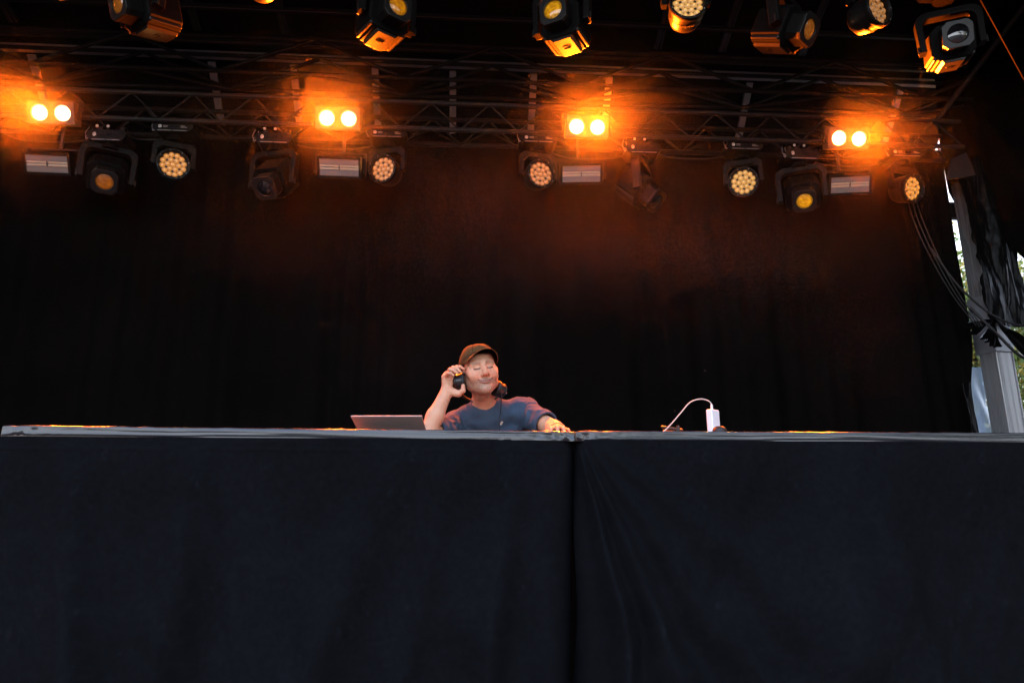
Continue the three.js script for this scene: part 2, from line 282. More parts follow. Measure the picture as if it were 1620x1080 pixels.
tree('green tree further right, outside beyond the right curtain', [17.0, 0, -17.5], 9.0, 2.8, 99, 0.15);

// ---------------------------------------------------------------- smoke drifting round the lamps: very fine flakes
{
  seed = 4242;
  const N = 1650000, p = new Float32Array(N * 9), r = 0.00042, g1 = () => { const a = Math.sqrt(-2 * Math.log(1 - rnd())), b = rnd() * 6.28318; return [a * Math.cos(b), a * Math.sin(b)]; };
  const puffs = [], put = (x, y, z, sx, sy, sz, w) => puffs.push([x, y, z, sx, sy, sz, w]);
  for (const [x, y, k] of [[-3.89, 4.95, 0.9], [-1.28, 4.99, 1], [1.1, 5.0, 1.45], [3.71, 4.96, 0.95]]) {
    put(x, y, -5.58, 0.24, 0.19, 0.12, 1.5 * k); put(x, y, -5.5, 0.50, 0.36, 0.18, 4.4 * k); put(x + 0.1, y, -5.45, 1.0, 0.55, 0.25, 6 * k);
    for (let i = 0; i < 16; i++) { const [a, b] = g1(), [c] = g1(); put(x + a * 0.55, y + 0.05 + b * 0.34, -5.5 + c * 0.16, 0.12 + 0.18 * rnd(), 0.08 + 0.11 * rnd(), 0.12, 0.30 * k * rnd()); }
  }
  for (let i = 0; i < 60; i++) { const [a, b] = g1(), [c] = g1(); put(0.85 + a * 1.45, 3.75 + b * 0.45 - 0.05 * Math.abs(a), -4.85 + c * 0.2, 0.22 + 0.5 * rnd(), 0.12 + 0.34 * rnd(), 0.25, 0.9 * rnd() ** 1.6); }
  put(0.9, 4.0, -5.0, 2.2, 0.75, 0.3, 6);
  const sum = puffs.reduce((a, q) => a + q[6], 0); let i = 0;
  for (const q of puffs) for (let n = Math.floor(N * q[6] / sum); n > 0 && i < N; n--, i++) {
    const [a, b] = g1(), [c, d] = g1(), x = q[0] + a * q[3], y = q[1] + b * q[4], z = Math.min(-4.3 + 0.1 * d, q[2] + c * q[5]);
    const t = rnd() * 6.28318, w = 2 * rnd() - 1, v = Math.sqrt(1 - w * w), nx = v * Math.cos(t), ny = v * Math.sin(t), nz = w;   // flake plane
    let ux = -ny, uy = nx; const l = Math.hypot(ux, uy) || 1; ux /= l; uy /= l; const wx = -nz * uy, wy = nz * ux, wz = nx * uy - ny * ux;
    for (let k = 0; k < 3; k++) { const co = Math.cos(k * 2.0944) * r, si = Math.sin(k * 2.0944) * r, o = i * 9 + k * 3; p[o] = x + co * ux + si * wx; p[o + 1] = y + co * uy + si * wy; p[o + 2] = z + si * wz; }
  }
  const geo = new THREE.BufferGeometry(); geo.setAttribute('position', new THREE.BufferAttribute(p.slice(0, i * 9), 3));
  const im = part('smoke', geo, phys(lin(0.8, 0.74, 0.66), 1, { transmission: 0.5, thickness: 0, specularIntensity: 0, side: THREE.DoubleSide, flatShading: true }), scene);
  im.userData = { kind: 'stuff', label: 'thin stage smoke drifting round the orange lamps' };
}
// ---------------------------------------------------------------- lamps
const lensGlow = dataTex(128, 128, (u, v) => { const x = (u - 0.5) * 2, y = (v - 0.5) * 2, r = Math.hypot(x, y), a = tileNoise(u, v, 10, 5), b = tileNoise(u, v, 28, 9); const k = clamp(0.62 + 0.42 * (a - 0.35) + 0.25 * (b - 0.4)) * (1 - 0.35 * sstep(0.55, 1.0, r)); return [k, k * (0.86 + 0.1 * a), k * 0.9]; }, { srgb: true });
const amber = (k, g = 0.36, b = 0.02, more = {}) => phys(lin(0.05, 0.03, 0.01), 0.12, { emissive: lin(1, g, b), emissiveIntensity: k / EX, emissiveMap: lensGlow, clearcoat: 1, clearcoatRoughness: 0.05, ...more });
const ledTex = dataTex(64, 64, (u, v) => { const r = Math.hypot(u - 0.5, v - 0.5) * 2, k = 0.74 + 0.26 * gauss(r, 0.28) + 0.12 * (tileNoise(u, v, 6, 3) - 0.5); return [k, k * (0.92 + 0.08 * gauss(r, 0.3)), k * (0.8 + 0.2 * gauss(r, 0.25))]; }, { srgb: true });
const led = (k, g, b) => phys(lin(0.12, 0.10, 0.08), 0.2, { emissive: lin(1, g * 0.86, b * 0.6), emissiveIntensity: 1.15 * k / EX, emissiveMap: ledTex, clearcoat: 1, clearcoatRoughness: 0.08 });
const darkGlass = phys(lin(0.010, 0.010, 0.012), 0.04, { ior: 1.7, clearcoat: 1 });
function lampLight(k, color, pos, dir, angle, parent, rad = 3) {
  const s = new THREE.SpotLight(color, k, 0, angle, 1, 2); s.position.copy(pos); s.target.position.copy(pos.clone().add(dir)); s.castShadow = true; s.shadow.radius = rad; scene.add(s, s.target);
}
const headMatrix = (pan, tilt) => MUL(RY(R(pan)), RX(R(-tilt)));
const dirOf = (pan, tilt) => V(Math.sin(R(pan)) * Math.cos(R(tilt)), Math.sin(R(tilt)), Math.cos(R(pan)) * Math.cos(R(tilt)));

// shared geometry of the fixtures
const G = {};
G.base = slab(poly([[-0.15, -0.045], [0.15, -0.045], [0.185, -0.012], [0.185, 0.012], [0.15, 0.04], [-0.15, 0.04], [-0.185, 0.012], [-0.185, -0.012]]), 0.20, 0.004).translate(0, 0, -0.1);
G.baseLip = rbox(0.13, 0.006, 0.012, 0.002);
G.disc = cyl(0.016, 0.016, 0.003, 24).rotateX(Math.PI / 2);
G.swirl = new THREE.TorusGeometry(0.007, 0.0018, 6, 16, 4.4);
G.textLine = box(0.05, 0.0065, 0.0015);
G.screen = rbox(0.06, 0.03, 0.003, 0.001);
G.clamp = merge([lathe([[0.028, -0.02], [0.037, -0.02], [0.037, 0.02], [0.028, 0.02], [0.028, -0.02]], 20).rotateZ(Math.PI / 2).translate(0, 0.037, 0), box(0.038, 0.03, 0.05, 0, -0.008, 0), cyl(0.006, 0.006, 0.06, 8).rotateX(Math.PI / 2).translate(0, 0.0, 0.05)]);
G.washYoke = (() => { // U bracket with chamfered corners
  const o = [[-0.185, -0.03], [-0.185, 0.175], [-0.145, 0.215], [0.145, 0.215], [0.185, 0.175], [0.185, -0.03], [0.152, -0.03], [0.152, 0.125], [0.105, 0.165], [-0.105, 0.165], [-0.152, 0.125], [-0.152, -0.03]];
  return slab(poly(o), 0.05, 0.004).translate(0, 0, -0.025); })();
G.pivotCap = cyl(0.026, 0.026, 0.03, 20).rotateZ(Math.PI / 2);
G.panBlock = cyl(0.07, 0.085, 0.06, 28);
G.washBody = lathe([[0.001, -0.13], [0.075, -0.13], [0.115, -0.10], [0.132, -0.05], [0.136, 0.03], [0.136, 0.07]], 44).rotateX(Math.PI / 2);
G.washRing = lathe([[0.118, 0.06], [0.118, 0.095], [0.124, 0.108], [0.138, 0.108], [0.146, 0.098], [0.146, 0.066], [0.136, 0.058]], 56).rotateX(Math.PI / 2);
G.washPlate = cyl(0.12, 0.12, 0.012, 44).rotateX(Math.PI / 2).translate(0, 0, 0.066);
G.washRim = new THREE.TorusGeometry(0.141, 0.0035, 6, 56).translate(0, 0, 0.106);
G.screw = cyl(0.004, 0.004, 0.004, 8).rotateX(Math.PI / 2);
G.vent = rbox(0.006, 0.02, 0.004, 0.001);
G.ledLens = (() => { const g = new THREE.SphereGeometry(0.0315, 14, 7, 0, Math.PI * 2, 0, 0.95); const p = g.attributes.position, uv = g.attributes.uv; for (let i = 0; i < p.count; i++) uv.setXY(i, 0.5 + p.getX(i) / 0.054, 0.5 + p.getZ(i) / 0.054); return g.rotateX(Math.PI / 2).translate(0, 0, -0.0215 + 0.0); })();
G.spotYoke = (() => { const s = new THREE.Shape(); s.moveTo(-0.225, -0.05); s.lineTo(-0.235, 0.20); s.quadraticCurveTo(-0.235, 0.285, -0.15, 0.295); s.lineTo(0.15, 0.295); s.quadraticCurveTo(0.235, 0.285, 0.235, 0.20); s.lineTo(0.225, -0.05); s.lineTo(0.19, -0.05); s.lineTo(0.197, 0.18); s.quadraticCurveTo(0.19, 0.245, 0.13, 0.25); s.lineTo(-0.13, 0.25); s.quadraticCurveTo(-0.19, 0.245, -0.197, 0.18); s.lineTo(-0.19, -0.05); s.closePath(); return slab(s, 0.07, 0.006).translate(0, 0, -0.035); })();
const octa = (w, h, c) => poly([[-w + c, -h], [w - c, -h], [w, -h + c], [w, h - c], [w - c, h], [-w + c, h], [-w, h - c], [-w, -h + c]]);
G.spotBody = slab(octa(0.148, 0.132, 0.045), 0.25, 0.012, 3).translate(0, 0, -0.20);
G.spotNeck = slab(octa(0.098, 0.098, 0.03), 0.10, 0.006, 3).translate(0, 0, 0.065);
G.spotBezel = (() => { const s = octa(0.104, 0.104, 0.034), h = new THREE.Path(); h.absarc(0, 0, 0.078, 0, Math.PI * 2, true); s.holes.push(h); return slab(s, 0.022, 0.004).translate(0, 0, 0.172); })();
G.spotGlass = (() => { const g = new THREE.SphereGeometry(0.15, 32, 12, 0, Math.PI * 2, 0, 0.545); const p = g.attributes.position, uv = g.attributes.uv; for (let i = 0; i < p.count; i++) uv.setXY(i, 0.5 + p.getX(i) / 0.156, 0.5 + p.getZ(i) / 0.156); return g.rotateX(Math.PI / 2).translate(0, 0, 0.172 - 0.118); })();
G.spotBarrel = cyl(0.079, 0.079, 0.05, 32, true).rotateX(Math.PI / 2).translate(0, 0, 0.165);
G.spotPanel = slab(poly([[-0.085, 0], [0.085, 0], [0.068, 0.02], [-0.068, 0.02]]), 0.235, 0.004).rotateZ(Math.PI).translate(0, -0.142, -0.195);
G.spotRail = rbox(0.034, 0.036, 0.26, 0.014, 0, 0, 0, 4);
G.grille = rbox(0.004, 0.028, 0.012, 0.0012);
G.emblem = merge([new THREE.TorusGeometry(0.034, 0.0016, 6, 40).scale(1, 0.62, 1), tube([[-0.02, -0.012, 0], [-0.004, 0.006, 0], [0.008, 0.0, 0], [0.022, -0.012, 0]], 0.0016, 24, 5)]).rotateX(Math.PI / 2);
G.handleBar = rbox(0.014, 0.06, 0.016, 0.004);
G.safety = tube([[-0.06, 0.10, 0.06], [-0.075, 0.02, 0.08], [-0.05, -0.03, 0.085], [-0.03, 0.0, 0.08], [-0.035, 0.09, 0.05]], 0.0028, 30, 5);
G.carabiner = new THREE.TorusGeometry(0.018, 0.003, 6, 18).scale(0.6, 1, 1);

function fixtureBase(t, y, wide = true) {   // slab with printed front, clamps on the truss chords
  const b = part('base', G.base, M.fixture, t, MUL(T(0, y, 0), new THREE.Matrix4().makeScale(wide ? 1 : 0.92, wide ? 1 : 1.25, 1)));
  const fz = 0.1055;
  for (const s of [-1, 1]) part('trim', G.baseLip, M.markDim, b, T(s * 0.071, -0.041, fz));
  part('badge', G.disc, M.mark, b, T(-0.118, 0.003, fz)); part('badge_mark', G.swirl, M.black, b, T(-0.118, 0.003, fz + 0.002));
  if (wide) {
    part('print', merge([G.textLine.clone().scale(0.9, 1, 1).translate(-0.066, 0.008, fz), G.textLine.clone().scale(0.8, 0.8, 1).translate(-0.068, -0.004, fz)]), M.markDim, b);
    part('print', merge([G.textLine.clone().scale(0.7, 1.1, 1).translate(0.092, 0.008, fz), G.textLine.clone().scale(1.2, 1.1, 1).translate(0.104, -0.005, fz)]), M.markDim, b);
  }
  part('display', G.screen, phys(lin(0.015, 0.015, 0.02), 0.1), b, T(0.015, 0.002, fz));
  for (const s of [-1, 1]) { const c = part('clamp', G.clamp, M.steelDark, t, T(s * 0.1, y + 0.065, 0.14 * 0 + 0.0)); void c; }
  if (!wide) for (const s of [-1, 1]) part('clamp_end', lathe([[0.004, 0], [0.013, 0], [0.013, 0.006], [0.004, 0.006], [0.004, 0]], 16).rotateX(Math.PI / 2), M.mark, t, T(s * 0.05 - 0.04, y + 0.085, 0.11));
  part('safety_cable', G.safety, M.alu, t, T(-0.13, y, 0)); part('carabiner', G.carabiner, M.alu, t, T(-0.185, y - 0.02, 0.085));
}
function washLight(label, [x, y, z], pan, tilt, k, g, b, { light = 0, base = 0.36, group } = {}) {
  const t = thing('wash_light', label, 'stage light', [x, y, z], group), yk = RY(R(pan * 0.75)), H = headMatrix(pan, tilt);
  fixtureBase(t, base);
  part('pan_block', G.panBlock, M.fixtureRough, t, T(0, base - 0.09, 0));
  const yo = part('yoke', G.washYoke, M.fixture, t, MUL(yk, T(0, base - 0.335, 0)));
  for (const s of [-1, 1]) part('pivot_cap', G.pivotCap, M.fixture, yo, T(s * 0.178, 0, 0));
  const hd = part('head', G.washBody, M.fixtureShell, t, H);
  for (let i = 0; i < 22; i++) { const a = Math.PI * (1.12 + 0.76 * i / 21); part('vent', G.vent, M.black, hd, MUL(RZ(a + Math.PI / 2), T(0, -0.1365, 0.0), RX(Math.PI / 2))); }
  const ring = part('ring', G.washRing, M.fixture, t, H); part('rim', G.washRim, M.fixtureShell, ring);
  for (let i = 0; i < 8; i++) part('screw', G.screw, M.alu, ring, MUL(RZ(i * Math.PI / 4 + 0.3), T(0.131, 0, 0.109)));
  part('lens_plate', G.washPlate, M.black, t, H);
  const mat = led(k, g, b), spots = [[0, 0]];
  for (let i = 0; i < 6; i++) spots.push([0.0475 * Math.cos(i * Math.PI / 3), 0.0475 * Math.sin(i * Math.PI / 3)]);
  for (let i = 0; i < 12; i++) spots.push([0.0925 * Math.cos(i * Math.PI / 6 + 0.26), 0.0925 * Math.sin(i * Math.PI / 6 + 0.26)]);
  for (const [a, c] of spots) part('lens', G.ledLens, mat, t, MUL(H, T(a, c, 0.0745)));
  if (light) lampLight(light, lin(1, 0.42, 0.10), V(x, y, z).addScaledVector(dirOf(pan, tilt), 0.13), dirOf(pan, tilt), R(28), t, 4);
  return t;
}
function spotLight(label, [x, y, z], pan, tilt, glass, { light = 0, base = 0.40, yokePan = pan, group } = {}) {
  const t = thing('spot_light', label, 'stage light', [x, y, z], group), H = headMatrix(pan, tilt);
  fixtureBase(t, base, false);
  part('pan_block', G.panBlock, M.fixtureRough, t, T(0, base - 0.08, 0));
  const yo = part('yoke', G.spotYoke, M.fixture, t, RY(R(yokePan)));
  for (const s of [-1, 1]) { part('pivot_cap', G.pivotCap, M.fixture, yo, MUL(T(s * 0.205, -0.015, 0), new THREE.Matrix4().makeScale(1.2, 1.2, 1.2))); part('lock', G.handleBar, M.fixtureShell, yo, T(s * 0.24, -0.03, 0.02)); }
  const hd = part('head', G.spotBody, M.fixtureRough, t, H);
  part('neck', G.spotNeck, M.fixture, hd);
  part('belly_panel', G.spotPanel, M.fixtureShell, hd);
  part('emblem', G.emblem, M.fixture, hd, T(0, -0.1665, -0.08));
  for (const s of [-1, 1]) part('rail', G.spotRail, M.fixtureShell, hd, T(s * 0.132, -0.118, -0.075));
  for (let i = 0; i < 13; i++) part('grille_fin', G.grille, M.fixtureShell, hd, T(-0.072 + i * 0.012, -0.135, -0.216));
  const bz = part('bezel', G.spotBezel, M.fixtureShell, t, H);
  for (const [a, c] of [[-1, -1], [1, -1], [1, 1], [-1, 1]]) part('screw', G.screw, M.black, bz, T(a * 0.078, c * 0.078, 0.199));
  part('barrel', G.spotBarrel, M.black, t, H);
  part('lens', G.spotGlass, glass, t, H);
  if (light) lampLight(light, lin(1, 0.40, 0.05), V(x, y, z).addScaledVector(dirOf(pan, tilt), 0.23), dirOf(pan, tilt), R(14), t, 4);
  return t;
}
G.blinderShell = (() => { const s = poly([[-0.205, -0.098], [0.205, -0.098], [0.205, 0.098], [-0.205, 0.098]]); for (const c of [-0.102, 0.102]) { const h = new THREE.Path(); h.absarc(c, 0, 0.076, 0, Math.PI * 2, true); s.holes.push(h); } return slab(s, 0.10, 0.004).translate(0, 0, -0.11); })();
G.blinderBack = rbox(0.40, 0.19, 0.012, 0.004, 0, 0, -0.122);
G.bowl = lathe([[0.01, -0.075], [0.03, -0.07], [0.055, -0.045], [0.07, -0.018], [0.0745, -0.008]], 32).rotateX(Math.PI / 2);
G.blinderLens = lathe([[0.0001, 0.008], [0.03, 0.0065], [0.05, 0.002], [0.0585, -0.006], [0.0585, -0.012], [0.0001, -0.012]], 32).rotateX(Math.PI / 2).translate(0, 0, -0.012);
G.blinderFin = rbox(0.006, 0.17, 0.03, 0.001);
G.blinderYoke = slab(poly([[-0.235, -0.03], [-0.235, 0.15], [0.235, 0.15], [0.235, -0.03], [0.222, -0.03], [0.222, 0.137], [-0.222, 0.137], [-0.222, -0.03]]), 0.04, 0.002).translate(0, 0, -0.075);
const hot = std(lin(0.3, 0.2, 0.1), 0.4, 0, { emissive: lin(1, 0.62, 0.28), emissiveIntensity: 5 });
const reflector = std(lin(0.55, 0.5, 0.42), 0.35, 0.6);
function blinder(label, [x, y, z], tilt) {
  const t = thing('blinder_light', label, 'stage light', [x, y, z], 'twin-lamp blinders on the back truss'), H = RX(R(-tilt));
  part('housing', G.blinderShell, M.blinderFace, t, H); part('back_plate', G.blinderBack, M.steelDark, t, H);
  part('bracket', G.blinderYoke, M.steelDark, t); part('clamp', G.clamp, M.steelDark, t, T(0, 0.0, -0.1));
  for (const c of [-0.102, 0.102]) {
    const b = part('reflector', G.bowl, reflector, t, MUL(H, T(c, 0, 0))); void b;
    part('lamp', G.blinderLens, hot, t, MUL(H, T(c, 0, 0)));
    const p = V(c, 0, 0.012).applyMatrix4(H).add(V(x, y, z)), l = V(0, 0, 1).applyMatrix4(H); lampLight(BLIND, lin(1, 0.125, 0.004), p, l, R(56), t, 2.4);
  }
}
M.blinderFace = std(lin(0.05, 0.048, 0.045), 0.6);
G.strobeBox = (() => { const s = poly([[-0.20, -0.098], [0.20, -0.098], [0.20, 0.098], [-0.20, 0.098]]), h = new THREE.Path(); h.moveTo(-0.184, -0.079); h.lineTo(-0.184, 0.079); h.lineTo(0.184, 0.079); h.lineTo(0.184, -0.079); s.holes.push(h); return slab(s, 0.15, 0.004).translate(0, 0, -0.15); })();
G.strobeBack = rbox(0.39, 0.185, 0.06, 0.02, 0, 0, -0.17);
G.strobePlate = rbox(0.366, 0.052, 0.008, 0.002);
G.strobeTube = cyl(0.0065, 0.0065, 0.36, 12).rotateZ(Math.PI / 2);
G.strobeGutter = rbox(0.366, 0.05, 0.004, 0.001);
G.strobeYoke = slab(poly([[-0.235, -0.03], [-0.235, 0.19], [0.235, 0.19], [0.235, -0.03], [0.218, -0.03], [0.218, 0.172], [-0.218, 0.172], [-0.218, -0.03]]), 0.045, 0.003).translate(0, 0, -0.11);
function strobe(label, [x, y, z], pan, tilt, top) {
  const t = thing('strobe_light', label, 'stage light', [x, y, z], 'grey strobe panels below the blinders'), H = headMatrix(pan, tilt);
  part('housing', G.strobeBox, M.fixtureRough, t, H); part('back_shell', G.strobeBack, M.fixture, t, H);
  for (const s of [-1, 1]) part('plate', G.strobePlate, M.strobePlate, t, MUL(H, T(0, s * 0.051, -0.012)));
  part('gutter', G.strobeGutter, reflector, t, MUL(H, T(0, 0, -0.03)));
  for (const s of [-1, 1]) part('tube', G.strobeTube, M.strobeTube, t, MUL(H, T(0, s * 0.0125, -0.014)));
  part('tube_holder', rbox(0.008, 0.046, 0.02, 0.002), M.black, t, MUL(H, T(0, 0, -0.012)));
  part('bracket', G.strobeYoke, M.fixture, t, RY(R(pan)));
  part('hanger', rbox(0.026, top - 0.18, 0.02, 0.004, 0, (top + 0.18) / 2, -0.16), M.black, t);
  part('clamp', G.clamp, M.steelDark, t, T(0, top, -0.16));
}

// back truss: blinders and strobes
const BL = [[-3.887, 5.119, -5.86, 'far left'], [-1.283, 5.163, -5.86, 'second from the left'], [1.097, 5.163, -5.86, 'third from the left'], [3.712, 5.135, -5.86, 'far right']];
blinder('leftmost twin-lamp orange blinder on the back truss', BL[0], -22);
blinder('twin orange blinder on the truss, directly behind and left of the performer', BL[1], -22);
blinder('twin orange blinder on the truss right of the performer', BL[2], -22);
blinder('rightmost twin-lamp orange blinder near the end of the truss', BL[3], -22);
strobe('grey strobe panel hanging under the leftmost blinder', [-3.867, 4.625, -5.9], 2, -26, 0.56);
strobe('grey strobe panel hanging under the blinder left of the performer', [-1.248, 4.674, -5.9], 1, -26, 0.51);
strobe('grey strobe panel hanging under the blinder right of the performer', [1.036, 4.684, -5.9], -6, -26, 0.50);
strobe('grey strobe panel hanging under the rightmost blinder', [3.686, 4.656, -5.9], -10, -24, 0.53);
// back truss: wash lights
const gW = 'wash lights hanging from the back truss', gS = 'spot lights hanging from the back truss', gF = 'lamps hanging from the front truss';
washLight('round amber lamp of many lenses between the two left blinders', [-2.86, 4.755, -6.13], 26, -12, 0.86, 0.50, 0.16, { group: gW, light: 2 });
washLight('round pinkish amber lamp of many lenses next to the second blinder from left', [-0.835, 4.765, -6.13], -20, -8, 0.84, 0.40, 0.17, { group: gW, light: 2 });
washLight('round pinkish lamp of many lenses turned left, left of the third blinder', [0.64, 4.765, -6.13], 16, -10, 0.80, 0.38, 0.16, { group: gW, light: 2 });
washLight('bright yellow round lamp of many lenses facing the viewer, fourth on the truss', [2.72, 4.76, -6.13], -26, -20, 0.95, 0.62, 0.24, { group: gW, light: 2 });
washLight('narrow oval amber lamp turned aside at the right end of the truss', [4.40, 4.74, -6.13], 18, -18, 1.1, 0.46, 0.09, { group: gW, light: 2 });
// back truss: spots
const glassOff = darkGlass;
spotLight('dim amber spot light hanging low between the leftmost blinder and wash lamp', [-3.44, 4.62, -6.1], 26, -40, amber(0.55, 0.28, 0.02), { group: gS, base: 0.37 });
spotLight('unlit dark spot light hanging left of the second blinder', [-1.90, 4.62, -6.1], -16, -48, glassOff, { group: gS, base: 0.40 });
spotLight('unlit spot light turned aside to the lower right, right of the third blinder', [1.68, 4.62, -6.1], 52, -46, glassOff, { group: gS, base: 0.42, yokePan: 60 });
spotLight('yellow glowing spot light left of the rightmost blinder', [3.30, 4.63, -6.1], -24, -42, amber(1.6, 0.46, 0.005), { group: gS, base: 0.40, light: 3 });
// front truss
washLight('amber lamp whose vented underside just shows at the top left edge', [-3.07, 5.36, -4.42], 18, -2, 0.8, 0.45, 0.12, { group: gF, base: 0.42 });
spotLight('dim amber spot light turned left at the top left of the picture', [-2.50, 5.23, -4.58], -36, -18, amber(0.42, 0.34, 0.03), { group: gF, base: 0.52 });
washLight('amber lamp whose vented underside just shows at the top, left of centre', [-1.60, 5.43, -4.45], 20, -4, 0.8, 0.45, 0.12, { group: gF, base: 0.42 });
spotLight('glowing spot light with orange-lit belly turned right, top centre left', [-0.68, 5.25, -4.56], 34, -6, amber(0.95, 0.42, 0.004), { group: gF, base: 0.52, light: 3 });
spotLight('glowing yellow spot light with orange-lit belly turned left, top centre right', [0.68, 5.27, -4.56], -30, -6, amber(1.25, 0.52, 0.005), { group: gF, base: 0.52, light: 3 });
washLight('round warm white lamp of many lenses at the top, right of centre', [1.66, 5.385, -4.52], -8, 0, 1.0, 0.66, 0.28, { group: gF, base: 0.42, light: 2 });
spotLight('dim amber spot light seen from the side, turned right, at the top right', [2.46, 5.25, -4.5], 38, -30, amber(0.45, 0.33, 0.03), { group: gF, base: 0.52 });
washLight('round lamp with dull gold lenses seen from the side at the top right', [3.12, 5.40, -4.48], 22, -6, 0.5, 0.50, 0.16, { group: gF, base: 0.42 });
spotLight('unlit dark spot light with one orange streak, topmost on the right', [3.88, 5.27, -4.6], -24, -14, darkGlass, { group: gF, base: 0.52 });

// ---------------------------------------------------------------- the table front
const TOP = 1.882;
function table(label, x0, x1, sag) {
  const t = thing('dj_table', label, 'table', [(x0 + x1) / 2, 0.65, -2.9]), w = x1 - x0, h = TOP - 0.65;
  part('top', rbox(w - 0.001, 0.034, 0.60, 0.004, 0, h - 0.021, 0), M.wood, t);
  for (const a of [-1, 1]) for (const b of [-1, 1]) part('leg', rbox(0.05, h - 0.04, 0.05, 0.004, a * (w / 2 - 0.08), (h - 0.04) / 2, b * 0.22), M.steelDark, t);
  part('light_stop_panel', rbox(w - 0.001, h - 0.06, 0.012, 0.002, 0, (h - 0.06) / 2, 0.16), M.drape, t);  // added board, stops lamp light leaking through the gap between the skirts
  // black film wrapped over the front edge, gathered at the corners
  part('edge_film', grid(420, 26, (u, v) => {
    const x = (u - 0.5) * (w - 0.009), e = Math.min(u, 1 - u) * w, cr = Math.exp(-e / 0.10), dy = sag(u);
    const s = v * 0.085, face = 0.031;
    let y, z;
    if (s < face) { y = s; z = 0; } else { const r = 0.006, a = clamp((s - face) / r, 0, Math.PI / 2); y = face + r * Math.sin(a); z = -(r * (1 - Math.cos(a))) - Math.max(0, s - face - r * Math.PI / 2); }
    const n = 0.0013 * noise(x * 1.6, s * 120, 3) + 0.0006 * noise(x * 4, s * 260, 9) + cr * (0.004 * noise(x * 45, s * 60, 5) + 0.003 * noise(x * 90, s * 40, 2));
    return [x, h - 0.037 + y + dy + 0.0012 * noise(x * 24, 7) * (v > 0.3) + 0.0015 * cr * noise(x * 60, 1) - cr * 0.002, 0.302 + z + n, x, s];
  }), M.film, t);
  return t;
}
table('left table with glossy black film along its front edge', -1.70, 0.405, (u) => 0.008 * (1 - u) ** 2);
table('right table with glossy black film along its front edge', 0.406, 2.62, (u) => 0.001 + 0.004 * u);
function skirt(label, x0, x1, fold) {
  const g = grid(520, 200, (u, v) => { const x = x0 + (x1 - x0) * u, y = 0.655 + (TOP - 0.034 - 0.655) * v, f = fold(x, y, u, v); return [x + (f[1] ?? 0), y, -2.598 + f[0], x, y]; });
  return tagged('table_skirt', g, M.skirt, label, 'table skirt', 'black cloths hanging from the tables');
}
const drop = (y) => clamp((TOP - 0.05 - y) / 1.2);
skirt('black cloth hanging from the left table', -1.695, 0.4035, (x, y, u) => {
  const d = drop(y), s = 0.4035 - x, dd = Math.pow(d, 0.7);
  let z = 0.014 * fbm(x * 3.4, y * 2.0, 1) + 0.16 * dd * fbm(x * 2.3 + 0.7 * y, y * 0.55, 5) + 0.0030 * noise(x * 8, y * 6, 2) + 0.0012 * noise(x * 26, y * 18, 3);
  z += 0.13 * dd * gauss(x + 0.42 - 0.30 * (y - 1.4), 0.075) + 0.11 * dd * gauss(x + 1.36 + 0.16 * (y - 1.3), 0.06) - 0.08 * dd * gauss(x + 0.85 - 0.1 * (y - 1.3), 0.08) + 0.10 * dd * gauss(x - 0.12 - 0.14 * (y - 1.4), 0.045) + 0.07 * dd * gauss(x + 1.02 - 0.06 * (y - 1.3), 0.05) + 0.05 * dd * gauss(x + 0.14 - 0.2 * (y - 1.4), 0.04);
  z -= 0.05 * Math.exp(-s / 0.016) + 0.10 * d * Math.exp(-s / 0.06);
  z -= 0.05 * d * Math.exp(-(x + 1.695) / 0.05);
  z += 0.006 * gauss(x + 1.52 + 0.25 * (y - 1.2) + 0.1 * (y - 1.2) ** 2, 0.007) * d + 0.0022 * gauss(y - 1.805, 0.004);
  return [z + 0.004, -0.03 * d * Math.exp(-s / 0.1) * (0.6 + 0.4 * noise(y * 3, 4))];
});
skirt('black cloth hanging from the right table, creased fanwise at the seam', 0.4065, 2.62, (x, y, u) => {
  const d = drop(y), dd = Math.pow(d, 0.7), s = x - 0.4065, ang = Math.atan2(s, Math.max(0.02, TOP + 0.02 - y)) + 0.03 * noise(x * 5, y * 5);
  let z = 0.014 * fbm(x * 3.2, y * 2.0, 11) + 0.16 * dd * fbm(x * 2.1 - 0.8 * y, y * 0.55, 15) + 0.0030 * noise(x * 8, y * 6, 12) + 0.0012 * noise(x * 26, y * 18, 13);
  z += 0.17 * dd * gauss(ang - 0.18, 0.045) + 0.15 * dd * gauss(ang - 0.36, 0.055) + 0.09 * dd * gauss(ang - 0.60, 0.065) + 0.08 * dd * gauss(ang - 0.88, 0.08) + 0.10 * dd * gauss(x - 1.62 + 0.25 * (y - 1.2), 0.07);
  z -= 0.07 * Math.exp(-s / 0.018) + 0.12 * d * Math.exp(-s / 0.07);
  return [z + 0.004, -0.035 * sstep(0.25, 1.0, d) * Math.exp(-s / 0.10) + 0.03 * d * Math.exp(-s / 0.12) * noise(y * 2.5, 9)];
});

// ---------------------------------------------------------------- things on the tables
{ // laptop, lid back to the viewer, laid far open
  const t = thing('laptop', 'silver laptop standing open with the back of its lid to the viewer', 'laptop', [-0.318, TOP + 0.002, -3.09]);
  const RT = RY(R(-4));
  part('keyboard_base', rbox(0.292, 0.013, 0.205, 0.005, 0, 0.0075, -0.02, 3), M.laptop, t, RT);
  const lidM = MUL(RT, T(0, 0.016, 0.088), RX(R(73)), RZ(R(0)));
  const lid = part('lid', rbox(0.292, 0.205, 0.006, 0.0028, 0, 0.1025, 0, 3), M.laptop, t, lidM);
  part('screen', rbox(0.275, 0.185, 0.001, 0.0004, 0, 0.108, -0.0036), std(lin(0.01, 0.01, 0.012), 0.1), lid);
  part('hinge', cyl(0.005, 0.005, 0.25, 12).rotateZ(Math.PI / 2), M.black, t, MUL(RT, T(0, 0.015, 0.088)));
}
